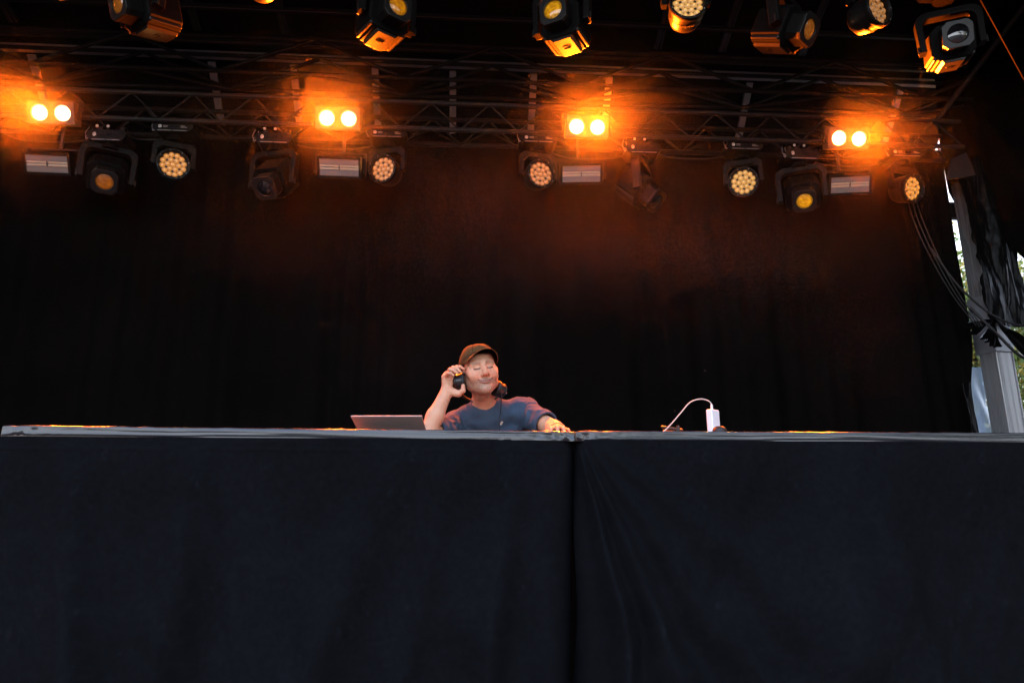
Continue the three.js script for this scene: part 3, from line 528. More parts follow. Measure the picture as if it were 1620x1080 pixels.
{
  const t = thing('power_adapter', 'white power adapter block standing upright on the right table', 'power adapter', [1.022, TOP + 0.002, -2.80]);
  const RT = RY(R(38));
  part('block', rbox(0.058, 0.112, 0.030, 0.006, 0, 0.056, 0, 4), M.whitePlastic, t, RT);
  part('plug', rbox(0.011, 0.024, 0.007, 0.003, -0.004, 0.123, 0, 3), M.whitePlastic, t, RT);
  part('cable', tube([[-0.003, 0.130, 0], [-0.006, 0.142, 0], [-0.022, 0.153, 0], [-0.052, 0.157, -0.002], [-0.09, 0.145, -0.004], [-0.135, 0.100, 0], [-0.18, 0.052, 0.004], [-0.215, 0.020, 0.006], [-0.25, 0.004, 0.01], [-0.34, 0.003, -0.03]], 0.0022, 80, 8), M.cableWhite, t);
}
{
  const t = thing('round_knob', 'small black round foam cap lying in front of the white adapter', 'cap', [1.022, TOP + 0.002, -2.735]);
  part('foam', lathe([[0.0001, 0.036], [0.014, 0.035], [0.024, 0.029], [0.029, 0.018], [0.029, 0.006], [0.026, 0], [0.0001, 0]], 28), std(lin(0.010, 0.010, 0.011), 0.5), t);
  part('rim', new THREE.TorusGeometry(0.0285, 0.003, 8, 28).rotateX(Math.PI / 2).translate(0, 0.004, 0), M.rubber, t);
}
{
  const t = thing('rolled_cable_bundle', 'small dark bundle of cable with orange sheen beside the white lead', 'cable bundle', [0.862, TOP + 0.002, -2.86]);
  for (let k = 0; k < 5; k++) part('loop', tube([0, 1, 2, 3, 4, 5, 6, 7].map((i) => { const a = i * Math.PI / 4; return V(0.040 * Math.cos(a) + 0.004 * noise(i + k * 3), 0.012 + k * 0.006 + 0.008 * Math.sin(a + k) + (k === 4 ? 0.004 : 0), 0.026 * Math.sin(a)); }), 0.0048, 40, 7, true), std(lin(0.05, 0.03, 0.02), 0.35), t);
  part('tie', rbox(0.012, 0.05, 0.014, 0.003, 0.02, 0.024, 0.022), M.black, t);
}
for (const [x, z, w, l] of [[-1.32, -2.96, 0.30, 'left end of the left table'], [-0.72, -2.98, 0.24, 'left table beside the laptop'], [1.62, -2.98, 0.28, 'right table past the white adapter']]) {
  const t = thing('dj_deck', `low black player lying flat on the ${l}`, 'deck', [x, TOP + 0.002, z], 'players lying flat on the tables');
  part('case', rbox(w, 0.026, 0.22, 0.005, 0, 0.015, 0), M.fixture, t);
  part('jog_wheel', cyl(0.07, 0.08, 0.006, 36).translate(0, 0.031, 0.0), M.fixtureRough, t);
  for (let k = 0; k < 4; k++) part('button', cyl(0.007, 0.007, 0.005, 12).translate(-w / 2 + 0.03, 0.030, 0.07 - k * 0.03), M.steelDark, t);
}
//PERSON_BEGIN
// ---------------------------------------------------------------- the performer
function surfaceNets(f, lo, hi, cell) {   // mesh of f = 0 on a grid, vertices relaxed to the crossings
  const n = [0, 1, 2].map((k) => Math.ceil((hi[k] - lo[k]) / cell) + 1), [nx, ny, nz] = n, val = new Float32Array(nx * ny * nz);
  let c = 0; for (let k = 0; k < nz; k++) for (let j = 0; j < ny; j++) for (let i = 0; i < nx; i++) val[c++] = f(lo[0] + i * cell, lo[1] + j * cell, lo[2] + k * cell);
  const id = new Int32Array(nx * ny * nz).fill(-1), pos = [], ix = [], at = (i, j, k) => i + nx * (j + ny * k);
  const cr = [[0, 0, 0], [1, 0, 0], [0, 1, 0], [1, 1, 0], [0, 0, 1], [1, 0, 1], [0, 1, 1], [1, 1, 1]], ed = [[0, 1], [2, 3], [4, 5], [6, 7], [0, 2], [1, 3], [4, 6], [5, 7], [0, 4], [1, 5], [2, 6], [3, 7]];
  const v = new Array(8);
  for (let k = 0; k < nz - 1; k++) for (let j = 0; j < ny - 1; j++) for (let i = 0; i < nx - 1; i++) {
    let m = 0; for (let q = 0; q < 8; q++) { v[q] = val[at(i + cr[q][0], j + cr[q][1], k + cr[q][2])]; if (v[q] < 0) m |= 1 << q; }
    if (m === 0 || m === 255) continue;
    let x = 0, y = 0, z = 0, w = 0;
    for (const [a, b] of ed) if ((v[a] < 0) !== (v[b] < 0)) { const t = v[a] / (v[a] - v[b]); x += cr[a][0] + t * (cr[b][0] - cr[a][0]); y += cr[a][1] + t * (cr[b][1] - cr[a][1]); z += cr[a][2] + t * (cr[b][2] - cr[a][2]); w++; }
    id[at(i, j, k)] = pos.length / 3; pos.push(lo[0] + (i + x / w) * cell, lo[1] + (j + y / w) * cell, lo[2] + (k + z / w) * cell);
  }
  const quad = (a, b, c2, d, flip) => flip ? ix.push(a, c2, b, a, d, c2) : ix.push(a, b, c2, a, c2, d);
  for (let k = 1; k < nz - 1; k++) for (let j = 1; j < ny - 1; j++) for (let i = 1; i < nx - 1; i++) {
    const s = val[at(i, j, k)] < 0;
    if (s !== (val[at(i + 1, j, k)] < 0)) quad(id[at(i, j - 1, k - 1)], id[at(i, j, k - 1)], id[at(i, j, k)], id[at(i, j - 1, k)], !s);
    if (s !== (val[at(i, j + 1, k)] < 0)) quad(id[at(i - 1, j, k - 1)], id[at(i - 1, j, k)], id[at(i, j, k)], id[at(i, j, k - 1)], !s);
    if (s !== (val[at(i, j, k + 1)] < 0)) quad(id[at(i - 1, j - 1, k)], id[at(i, j - 1, k)], id[at(i, j, k)], id[at(i - 1, j, k)], !s);
  }
  const g = new THREE.BufferGeometry(); g.setAttribute('position', new THREE.Float32BufferAttribute(pos, 3)); g.setIndex(ix); g.computeVertexNormals(); return g;
}
const smin = (a, b, k) => { const h = Math.max(k - Math.abs(a - b), 0) / k; return Math.min(a, b) - h * h * k * 0.25; };
const smax = (a, b, k) => -smin(-a, -b, k);
function cap(x, y, z, a, b, ra, rb) { const px = x - a[0], py = y - a[1], pz = z - a[2], bx = b[0] - a[0], by = b[1] - a[1], bz = b[2] - a[2], h = clamp((px * bx + py * by + pz * bz) / (bx * bx + by * by + bz * bz)); return Math.hypot(px - bx * h, py - by * h, pz - bz * h) - (ra + (rb - ra) * h); }
function ell(x, y, z, c, r) { const px = x - c[0], py = y - c[1], pz = z - c[2], k0 = Math.hypot(px / r[0], py / r[1], pz / r[2]), k1 = Math.hypot(px / (r[0] * r[0]), py / (r[1] * r[1]), pz / (r[2] * r[2])); return k1 > 1e-9 ? k0 * (k0 - 1) / k1 : -Math.min(...r); }
function paint(g, f) { const p = g.attributes.position, n = g.attributes.normal, c = new Float32Array(p.count * 3); for (let i = 0; i < p.count; i++) c.set(f(p.getX(i), p.getY(i), p.getZ(i), n.getX(i), n.getY(i), n.getZ(i)), i * 3); g.setAttribute('color', new THREE.BufferAttribute(c, 3)); return g; }
const mixc = (a, b, t) => [a[0] + (b[0] - a[0]) * t, a[1] + (b[1] - a[1]) * t, a[2] + (b[2] - a[2]) * t];
const SKIN = [0.62, 0.325, 0.195], SKINRED = [0.60, 0.225, 0.125], LIP = [0.50, 0.21, 0.15], STUB = [0.17, 0.105, 0.075], HAIR = [0.20, 0.145, 0.10];

// head, in its own axes: x to the viewer's right, y up, z out of the face
const headM = MUL(T(0.048, 2.209, -3.115), RZ(R(10)), RY(R(10)), RX(R(-2)));
function headField(X, y, z) {
  const x = Math.abs(X);
  let d = ell(X, y, z, [0, 0.030, -0.014], [0.0755, 0.086, 0.096]);
  d = smin(d, ell(X, y, z, [0, -0.030, 0.026], [0.063, 0.080, 0.062]), 0.03);
  d = smin(d, cap(x, y, z, [0.0, -0.097, 0.056], [0.049, -0.060, -0.004], 0.021, 0.020), 0.028);       // jaw
  d = smin(d, cap(x, y, z, [0.049, -0.060, -0.004], [0.064, 0.0, -0.01], 0.019, 0.014), 0.025);
  d = smin(d, ell(x, y, z, [0.043, -0.030, 0.056], [0.024, 0.021, 0.022]), 0.022);                       // raised cheek
  d = smin(d, ell(x, y, z, [0.056, -0.008, 0.038], [0.016, 0.014, 0.018]), 0.02);                        // cheekbone
  d = smin(d, ell(X, y, z, [0, -0.098, 0.066], [0.024, 0.017, 0.018]), 0.018);                           // chin
  d = smin(d, cap(x, y, z, [0.008, 0.024, 0.083], [0.044, 0.022, 0.063], 0.0105, 0.0085), 0.016);         // brow ridge
  d = smax(d, -ell(x, y, z, [0.030, 0.004, 0.092], [0.017, 0.0105, 0.0125]), 0.013);                      // eye socket
  d = smin(d, ell(x, y, z, [0.030, 0.000, 0.0685], [0.0150, 0.0105, 0.0125]), 0.006);                      // closed lid
  { const t = clamp((x - 0.016) / 0.029), yy = -0.0035 - 0.0035 * Math.sin(t * Math.PI) + 0.001 * t, zz = 0.081 - 0.009 * t * t; if (x > 0.014 && x < 0.047) d = smax(d, -(Math.hypot(y - yy, (z - zz - 0.0008) * 0.8) - 0.0016), 0.003); }   // lash line
  { const t = clamp((x - 0.014) / 0.032), yy = 0.0085 + 0.002 * Math.sin(t * Math.PI) - 0.004 * t; d = smax(d, -(Math.hypot(y - yy, z - (0.084 - 0.014 * t * t), Math.max(0, 0.014 - x, x - 0.046)) - 0.0016), 0.004); }              // lid crease
  d = smin(d, cap(X, y, z, [0, 0.012, 0.080], [0, -0.030, 0.106], 0.0085, 0.0120), 0.014);                 // nose bridge
  d = smin(d, ell(X, y, z, [0, -0.034, 0.1075], [0.0145, 0.0115, 0.0125]), 0.008);
  d = smin(d, ell(x, y, z, [0.0140, -0.038, 0.0915], [0.0080, 0.0075, 0.0105]), 0.006);
  d = smax(d, -ell(x, y, z, [0.0065, -0.0465, 0.0985], [0.0036, 0.0030, 0.0050]), 0.003);                  // nostril
  { const t = clamp((x - 0.017) / 0.022), yy = -0.037 - 0.034 * t, zz = 0.092 - 0.016 * t; d = smax(d, -(Math.hypot(x - (0.018 + 0.020 * t + 0.002 * Math.sin(t * 3.1)), y - yy, z - zz) - 0.0026), 0.006); }   // smile fold
  const bow = (q) => 0.0125 * (q / 0.034) ** 2;
  if (y < -0.05 && y > -0.09) {
    const q = Math.min(x, 0.036), zc = 0.0925 - 0.024 * (q / 0.035) ** 2, ym = -0.0675 + bow(q);
    const th = Math.max(0.15, 1 - 0.75 * (q / 0.035) ** 2);
    d = smin(d, Math.hypot(y - (ym + 0.0034 * th), (z - zc + 0.0015), Math.max(0, x - 0.032)) - 0.0036 * th, 0.007);
    d = smin(d, Math.hypot(y - (ym - 0.0048 * th), (z - zc + 0.001), Math.max(0, x - 0.030)) - 0.0040 * th, 0.008);
    d = smax(d, -(Math.hypot(y - ym, (z - zc - 0.004) * 0.6, Math.max(0, x - 0.0345)) - 0.0019), 0.0025);
  }
  d = smax(d, -ell(X, y, z, [0, -0.0845, 0.0945], [0.018, 0.0045, 0.007]), 0.008);                          // below the lip
  d = smin(d, ell(x, y, z, [0.0785, -0.012, -0.016], [0.0085, 0.031, 0.019]), 0.006);                       // ear
  d = smax(d, -ell(x, y, z, [0.0875, -0.010, -0.010], [0.005, 0.016, 0.009]), 0.004);
  d = smin(d, cap(X, y, z, [0, -0.040, -0.030], [0.0, -0.085, -0.045], 0.052, 0.046), 0.03);                 // top of the neck
  { const t = clamp((x - 0.047) / 0.016); for (const [q, w] of [[0.000, 0.0010], [-0.006, 0.0009], [0.006, 0.0008]]) if (x > 0.046 && x < 0.066) d += w * gauss(y - (-0.002 + q * (1 + t)), 0.0011) * (1 - t * 0.5); }   // crow's feet
  if (z > 0.06) d += 0.0009 * gauss(y - 0.030 - 0.002 * Math.sin(x * 120), 0.0012) * (x < 0.012 ? 0 : 1) * (x < 0.04 ? 1 : 0) + 0.0006 * gauss(x - 0.0045, 0.0014) * gauss(y - 0.024, 0.006);   // frown lines
  d -= 0.0022 * gauss(Math.hypot(x - 0.030, y + 0.014), 0.006) * (z > 0.05 ? 1 : 0);                      // bags under the eyes
  return d + 0.0006 * noise(X * 260, y * 260, z * 260) + 0.0003 * noise(X * 60, y * 60, z * 60) - 0.0009 * gauss(y - 0.045, 0.014) * Math.sin(y * 640) * (z > 0.05 ? 1 : 0);
}
function headColor(X, y, z) {
  const x = Math.abs(X), s = noise(X * 300, y * 300, z * 300), s2 = fbm(X * 40, y * 40, z * 40);
  let c = mixc(SKIN, SKINRED, clamp(0.12 + 0.75 * s2 + 0.55 * gauss(Math.hypot(x - 0.042, y + 0.034), 0.018) + 0.75 * gauss(Math.hypot(X, y + 0.034), 0.014) * (z > 0.085)));
  const beard = clamp(sstep(-0.045, -0.062, y) * sstep(0.105, 0.06, Math.abs(y + 0.07) + 0.0) * 0.8 + 0.5 * gauss(Math.hypot(X * 0.7, y + 0.056), 0.008)) * (0.65 + 0.6 * s);
  if (z > -0.03 && y > -0.13) c = mixc(c, STUB, clamp(beard * 0.95));
  if (z > 0.055) {
    const q = Math.min(x, 0.036), ym = -0.0675 + 0.0125 * (q / 0.034) ** 2, th = Math.max(0.15, 1 - 0.75 * (q / 0.035) ** 2);
    if (x < 0.033) c = mixc(c, LIP, 0.85 * sstep(0.0095 * th, 0.0055 * th, Math.abs(y - ym + 0.001)));
    c = mixc(c, [0.10, 0.035, 0.03], 0.97 * gauss(y - ym, 0.0024) * sstep(0.036, 0.030, x));
    if (x > 0.012 && x < 0.050) { c = mixc(c, HAIR, clamp(0.85 * gauss(y - (0.021 + 0.10 * (x - 0.012) - 2.6 * (x - 0.012) ** 2), 0.0042) * (0.7 + 0.5 * s))); }   // brow
    if (x > 0.015 && x < 0.046) { const t = (x - 0.016) / 0.029, yy = -0.0035 - 0.0035 * Math.sin(t * Math.PI) + 0.001 * t; c = mixc(c, [0.09, 0.05, 0.04], 0.97 * gauss(y - yy, 0.0028)); }   // lashes
  }
  if (z < 0.035 && y > -0.03 && Math.abs(x - 0.079) > 0.0) { const h = sstep(0.035, 0.01, z + Math.max(0, -y) * 0.6) * sstep(-0.035, -0.005, y + (z < -0.04 ? 0.05 : 0)); if (x < 0.0795) c = mixc(c, HAIR, 0.75 * h * (0.7 + 0.3 * s)); }
  return c.map((v) => v * (1 + 0.10 * s + 0.12 * s2));
}
const headG = surfaceNets(headField, [-0.096, -0.155, -0.155], [0.096, 0.128, 0.124], 0.0021);
paint(headG, headColor); headG.applyMatrix4(headM);

const HJ = { wrist: [-0.103, 2.108, -3.075], imcp: [-0.078, 2.2, -3.08], mmcp: [-0.094, 2.196, -3.075], rmcp: [-0.108, 2.186, -3.067], pmcp: [-0.117, 2.171, -3.057], ipip: [-0.06, 2.218, -3.055], mpip: [-0.076, 2.212, -3.043], rpip: [-0.09, 2.201, -3.033], ppip: [-0.099, 2.183, -3.027], itip: [-0.029, 2.207, -3.047], mtip: [-0.042, 2.189, -3.027], rtip: [-0.056, 2.181, -3.019], ptip: [-0.073, 2.172, -3.019], tcmc: [-0.079, 2.106, -3.063], tmcp: [-0.05, 2.094, -3.053], tip1: [-0.029, 2.107, -3.045], ttip: [-0.029, 2.129, -3.045],  };
const SL = [-0.045, 1.985, -3.34], SR = [0.272, 2.058, -3.385], EL = [-0.185, 1.912, -3.035], ER = [0.392, 1.948, -3.14], WR = [0.378, 1.906, -2.90];
const NB = [0.078, 2.055, -3.300], NT = [0.058, 2.165, -3.165];
function armField(x, y, z) {
  let d = cap(x, y, z, SL, EL, 0.047, 0.040);
  d = smin(d, cap(x, y, z, EL, [EL[0] * 0.6 + HJ.wrist[0] * 0.4, EL[1] * 0.6 + HJ.wrist[1] * 0.4, EL[2] * 0.6 + HJ.wrist[2] * 0.4], 0.035, 0.0380), 0.02);
  d = smin(d, cap(x, y, z, [EL[0] * 0.6 + HJ.wrist[0] * 0.4, EL[1] * 0.6 + HJ.wrist[1] * 0.4, EL[2] * 0.6 + HJ.wrist[2] * 0.4], HJ.wrist, 0.0375, 0.0265), 0.02);
  let e = cap(x, y, z, SR, ER, 0.047, 0.040);
  e = smin(e, cap(x, y, z, ER, [0.388, 1.930, -3.05], 0.038, 0.0405), 0.02);
  e = smin(e, cap(x, y, z, [0.388, 1.930, -3.05], WR, 0.040, 0.028), 0.02);
  return Math.min(d, e);
}
function torsoField(x, y, z) {
  let d = ell(x, y, z, [0.105, 1.865, -3.385], [0.178, 0.20, 0.112]);
  d = smin(d, cap(x, y, z, SL, SR, 0.060, 0.060), 0.06);
  d = smin(d, cap(x, y, z, NB, SL, 0.052, 0.050), 0.06); d = smin(d, cap(x, y, z, NB, SR, 0.052, 0.050), 0.06);
  d = smin(d, ell(x, y, z, [0.098, 1.64, -3.43], [0.160, 0.24, 0.122]), 0.06);
  d = smin(d, ell(x, y, z, [0.083, 2.030, -3.318], [0.100, 0.075, 0.082]), 0.05);
  return d;
}
const bodyField = (x, y, z) => smin(smin(torsoField(x, y, z) + 0.012, armField(x, y, z), 0.03), cap(x, y, z, NB, NT, 0.055, 0.053), 0.03);
const veins = (x, y, z) => 0.0007 * noise(x * 90, y * 90, z * 90);
const bodyG = paint(surfaceNets((x, y, z) => bodyField(x, y, z) + veins(x, y, z), [-0.26, 1.44, -3.58], [0.46, 2.20, -2.86], 0.0075), (x, y, z) => mixc(SKIN, SKINRED, clamp(0.12 + 0.8 * fbm(x * 34, y * 34, z * 34))));
function fingers(J, x, y, z) {
  let d = 9; const r = [0.0081, 0.0085, 0.0081, 0.0070];
  [['imcp', 'ipip', 'itip'], ['mmcp', 'mpip', 'mtip'], ['rmcp', 'rpip', 'rtip'], ['pmcp', 'ppip', 'ptip']].forEach(([a, b, c], i) => {
    const A = J[a], B = J[b], C = J[c], mid = [0.48 * B[0] + 0.52 * C[0], 0.48 * B[1] + 0.52 * C[1] + 0.004, 0.48 * B[2] + 0.52 * C[2] + 0.003];
    let f = cap(x, y, z, A, B, r[i] * 1.08, r[i]); f = smin(f, cap(x, y, z, B, mid, r[i] * 1.02, r[i] * 0.94), 0.004); f = smin(f, cap(x, y, z, mid, C, r[i] * 0.93, r[i] * 0.80), 0.003);
    d = smin(d, f, 0.0022);
  });
  return d;
}
function palm(J, x, y, z) {
  let d = cap(x, y, z, J.wrist, J.mmcp, 0.0215, 0.0125);
  for (const [k, r] of [['imcp', 0.0125], ['rmcp', 0.0120], ['pmcp', 0.0112]]) d = smin(d, cap(x, y, z, J.wrist, J[k], 0.0195, r), 0.010);
  return d;
}
function handField(J, x, y, z) {
  let d = smin(palm(J, x, y, z), fingers(J, x, y, z), 0.006);
  let t = cap(x, y, z, J.wrist, J.tmcp, 0.019, 0.0145); t = smin(t, cap(x, y, z, J.tcmc, J.tmcp, 0.0175, 0.0130), 0.008); t = smin(t, cap(x, y, z, J.tmcp, J.tip1, 0.0122, 0.0108), 0.005); t = smin(t, cap(x, y, z, J.tip1, J.ttip, 0.0105, 0.0092), 0.004);
  d = smin(d, t, 0.010);
  d = smin(d, cap(x, y, z, J.wrist, [J.wrist[0] * 0.8 + J.elbow[0] * 0.2, J.wrist[1] * 0.8 + J.elbow[1] * 0.2, J.wrist[2] * 0.8 + J.elbow[2] * 0.2], 0.0272, 0.031), 0.012);
  return d + 0.0005 * noise(x * 170, y * 170, z * 170);
}
const handColor = (J) => (x, y, z) => { const tip = Math.min(...['itip', 'mtip', 'rtip', 'ptip', 'ttip'].map((k) => Math.hypot(x - J[k][0], y - J[k][1], z - J[k][2]))); return mixc(SKIN, SKINRED, clamp(0.25 + 0.5 * gauss(tip, 0.013) + 0.9 * fbm(x * 60, y * 60, z * 60))); };
HJ.elbow = EL;
const handL = paint(surfaceNets((x, y, z) => handField(HJ, x, y, z), [-0.16, 2.05, -3.12], [0.0, 2.235, -2.99], 0.0026), handColor(HJ));
const HR = { wrist: WR, elbow: ER, imcp: [0.345, 1.912, -2.815], mmcp: [0.365, 1.916, -2.808], rmcp: [0.385, 1.914, -2.812], pmcp: [0.403, 1.908, -2.822], ipip: [0.335, 1.912, -2.775], mpip: [0.359, 1.916, -2.765], rpip: [0.383, 1.914, -2.770], ppip: [0.405, 1.906, -2.785], itip: [0.331, 1.890, -2.750], mtip: [0.357, 1.891, -2.738], rtip: [0.383, 1.890, -2.745], ptip: [0.407, 1.889, -2.762], tcmc: [0.357, 1.902, -2.875], tmcp: [0.327, 1.898, -2.845], tip1: [0.311, 1.894, -2.815], ttip: [0.307, 1.889, -2.790] };
const handR = paint(surfaceNets((x, y, z) => handField(HR, x, y, z), [0.29, 1.87, -2.98], [0.46, 1.97, -2.70], 0.003), handColor(HR));

const skinBump = dataTex(128, 128, (u, v) => tileNoise(u, v, 16, 90));
const skinMat = phys(lin(1, 1, 1), 0.52, { vertexColors: true, specularIntensity: 0.8 });
const P0 = [0.1, 0.65, -3.45];
const person = thing('person', 'smiling man in a brown cap and blue t-shirt holding headphones to one ear', 'person', P0);
const toP = T(-P0[0], -P0[1], -P0[2]);
function mergeKeep(list) { return mergeGeometries(list.map((g) => { const h = g.clone(); h.deleteAttribute('uv'); return h; })); }
part('body', mergeKeep([headG, bodyG, handL, handR]).applyMatrix4(toP), skinMat, person);

// t-shirt
const along = (a, b, t) => [a[0] + (b[0] - a[0]) * t, a[1] + (b[1] - a[1]) * t, a[2] + (b[2] - a[2]) * t];
const planeAt = (x, y, z, a, b, t) => { const d = [b[0] - a[0], b[1] - a[1], b[2] - a[2]], l = Math.hypot(...d), p = along(a, b, t); return ((x - p[0]) * d[0] + (y - p[1]) * d[1] + (z - p[2]) * d[2]) / l; };
function shirtField(x, y, z) {
  let d = torsoField(x, y, z);
  const fold = (k) => 0.0032 * Math.sin(k * 95 + 3 * noise(x * 9, y * 9, z * 9)) + 0.002 * Math.sin(k * 170 + 5 * noise(x * 12, y * 12, z * 12));
  let s1 = cap(x, y, z, SL, along(SL, EL, 0.84), 0.064, 0.058), s2 = cap(x, y, z, SR, along(SR, ER, 0.80), 0.064, 0.063);
  s1 = Math.max(s1, planeAt(x, y, z, SL, EL, 0.80)); s2 = Math.max(s2, planeAt(x, y, z, SR, ER, 0.76));
  d = smin(d, s1 + 0.5 * fold(planeAt(x, y, z, SL, EL, 0)), 0.045); d = smin(d, s2 + 0.5 * fold(planeAt(x, y, z, SR, ER, 0)), 0.045);
  // drag folds from the raised arm and the neck, seams where the sleeves are set in
  const a1 = Math.hypot(x - SL[0] + 0.0, y - SL[1], z - SL[2] - 0.06), a2 = Math.hypot(x - SR[0], y - SR[1], z - SR[2] - 0.06);
  d += 0.003 * gauss(a1 - 0.11, 0.035) * Math.sin(Math.atan2(y - SL[1], x - SL[0]) * 7 + 2 * noise(x * 12, y * 12)) + 0.003 * gauss(a2 - 0.11, 0.03) * Math.sin(Math.atan2(y - SR[1], x - SR[0]) * 5 + 2 * noise(x * 11, y * 11, 4));
  d += 0.006 * fbm(x * 9 + y * 5, y * 6, z * 8) + 0.0022 * Math.sin((x * 0.7 + y) * 70 + 5 * noise(x * 8, y * 8)) * gauss(Math.hypot(x - 0.0, y - 1.93), 0.07) + 0.0022 * Math.sin((y - x * 0.6) * 75 + 5 * noise(x * 7, y * 9, 3)) * gauss(Math.hypot(x - 0.24, y - 1.95), 0.06) + 0.0012 * noise(x * 38, y * 30, z * 38);
  d += 0.0024 * gauss(x - (0.262 + 0.25 * (y - 2.03)), 0.0035) * (y > 1.93) - 0.002 * gauss(x - (0.272 + 0.25 * (y - 2.03)), 0.004) * (y > 1.93);
  d += 0.0016 * gauss(x - (-0.032 - 0.25 * (y - 1.98)), 0.0028) * (y > 1.9);
  d = smax(d, -cap(x, y, z, [0.077, 2.122, -3.284], [0.060, 2.25, -3.155], 0.0575, 0.0590), 0.006);
  d = Math.max(d, -(cap(x, y, z, along(SL, EL, 0.60), EL, 0.048, 0.050))); d = Math.max(d, -(cap(x, y, z, along(SR, ER, 0.5), ER, 0.049, 0.054)));
  return Math.max(d, 1.50 - y);
}
const shirtG = surfaceNets(shirtField, [-0.24, 1.49, -3.58], [0.47, 2.16, -2.98], 0.0048);
{ const p = shirtG.attributes.position, uv = new Float32Array(p.count * 2); for (let i = 0; i < p.count; i++) { uv[2 * i] = p.getX(i) * 6; uv[2 * i + 1] = p.getY(i) * 6; } shirtG.setAttribute('uv', new THREE.BufferAttribute(uv, 2)); }
const shirtMat = phys(lin(0.056, 0.090, 0.135), 0.9, { specularIntensity: 0.25, map: withRepeat(dustMap, 0.5, 0.5), bumpMap: withRepeat(weave, 1.5, 1.5), bumpScale: 0.0005, sheen: 0.15, sheenColor: lin(0.3, 0.35, 0.45), sheenRoughness: 0.6, side: THREE.DoubleSide });
const shirt = part('t_shirt', shirtG.applyMatrix4(toP), shirtMat, person);
{ // ribbed collar
  const c = V(0.0755, 2.112, -3.276), n = V(-0.19, 0.90, 0.40).normalize(), u = V(1, 0, 0).addScaledVector(n, -n.x).normalize(), w = n.clone().cross(u), pts = [];
  for (let i = 0; i < 24; i++) { const a = i / 24 * Math.PI * 2; pts.push(c.clone().addScaledVector(u, 0.0635 * Math.cos(a)).addScaledVector(w, 0.0660 * Math.sin(a))); }
  part('collar', tube(pts, 0.0075, 96, 8, true).applyMatrix4(toP), phys(lin(0.042, 0.068, 0.104), 0.9, { specularIntensity: 0.2 }), shirt);
}
{ // small cup emblem on the chest
  const q = V(0.155, 1.988, -3.30); let z = -3.2; while (z > -3.5 && shirtField(q.x, q.y, z) > 0) z -= 0.0005; q.z = z + 0.003; const gx = shirtField(q.x + 0.01, q.y, z) - shirtField(q.x - 0.01, q.y, z), gy = shirtField(q.x, q.y + 0.01, z) - shirtField(q.x, q.y - 0.01, z), gz = shirtField(q.x, q.y, z + 0.01) - shirtField(q.x, q.y, z - 0.01);
  const em = MUL(toP, T(q.x, q.y, q.z), RY(Math.atan2(gx, gz)), RX(-Math.atan2(gy, Math.hypot(gx, gz))));
  part('emblem', slab(poly([[-0.006, 0.008], [0.006, 0.008], [0.0045, -0.009], [-0.0045, -0.009]]), 0.0006, 0.0002, 1), M.mark, shirt, em);
  part('emblem_fill', slab(poly([[-0.0026, 0.005], [0.003, 0.005], [0.0022, -0.006], [-0.0018, -0.006]]), 0.0005, 0.0001, 1), std(lin(0.75, 0.42, 0.06), 0.7), shirt, MUL(em, T(0, 0, 0.0008)));
  part('emblem_top', slab(poly([[-0.0034, 0.010], [0.0034, 0.010], [0.0034, 0.0122], [-0.0034, 0.0122]]), 0.0005, 0.0002, 1), std(lin(0.5, 0.05, 0.04), 0.7), shirt, em);
}
// trousers and shoes, behind the tables
{
  const cloth = std(lin(0.02, 0.022, 0.03), 0.9);
  const g = surfaceNets((x, y, z) => { let d = ell(x, y, z, [0.098, 1.52, -3.45], [0.168, 0.15, 0.126]); for (const s of [-1, 1]) { d = smin(d, cap(x, y, z, [0.098 + s * 0.085, 1.46, -3.455], [0.098 + s * 0.10, 1.10, -3.42], 0.088, 0.066), 0.05); d = smin(d, cap(x, y, z, [0.098 + s * 0.10, 1.10, -3.42], [0.098 + s * 0.11, 0.74, -3.46], 0.064, 0.055), 0.03); } return Math.max(d, 0.705 - y, y - 1.56) + 0.004 * noise(x * 14, y * 12, z * 14); }, [-0.2, 0.68, -3.62], [0.4, 1.58, -3.26], 0.013);
  part('trousers', g.applyMatrix4(toP), cloth, person);
  for (const s of [-1, 1]) part('shoe', surfaceNets((x, y, z) => Math.max(smin(ell(x, y, z, [0, 0.045, 0.05], [0.046, 0.045, 0.13]), ell(x, y, z, [0, 0.07, -0.03], [0.042, 0.055, 0.06]), 0.03), -y + 0.002), [-0.06, -0.01, -0.1], [0.06, 0.14, 0.2], 0.009).applyMatrix4(MUL(toP, T(0.098 + s * 0.115, 0.651, -3.46))), M.rubber, person);
}
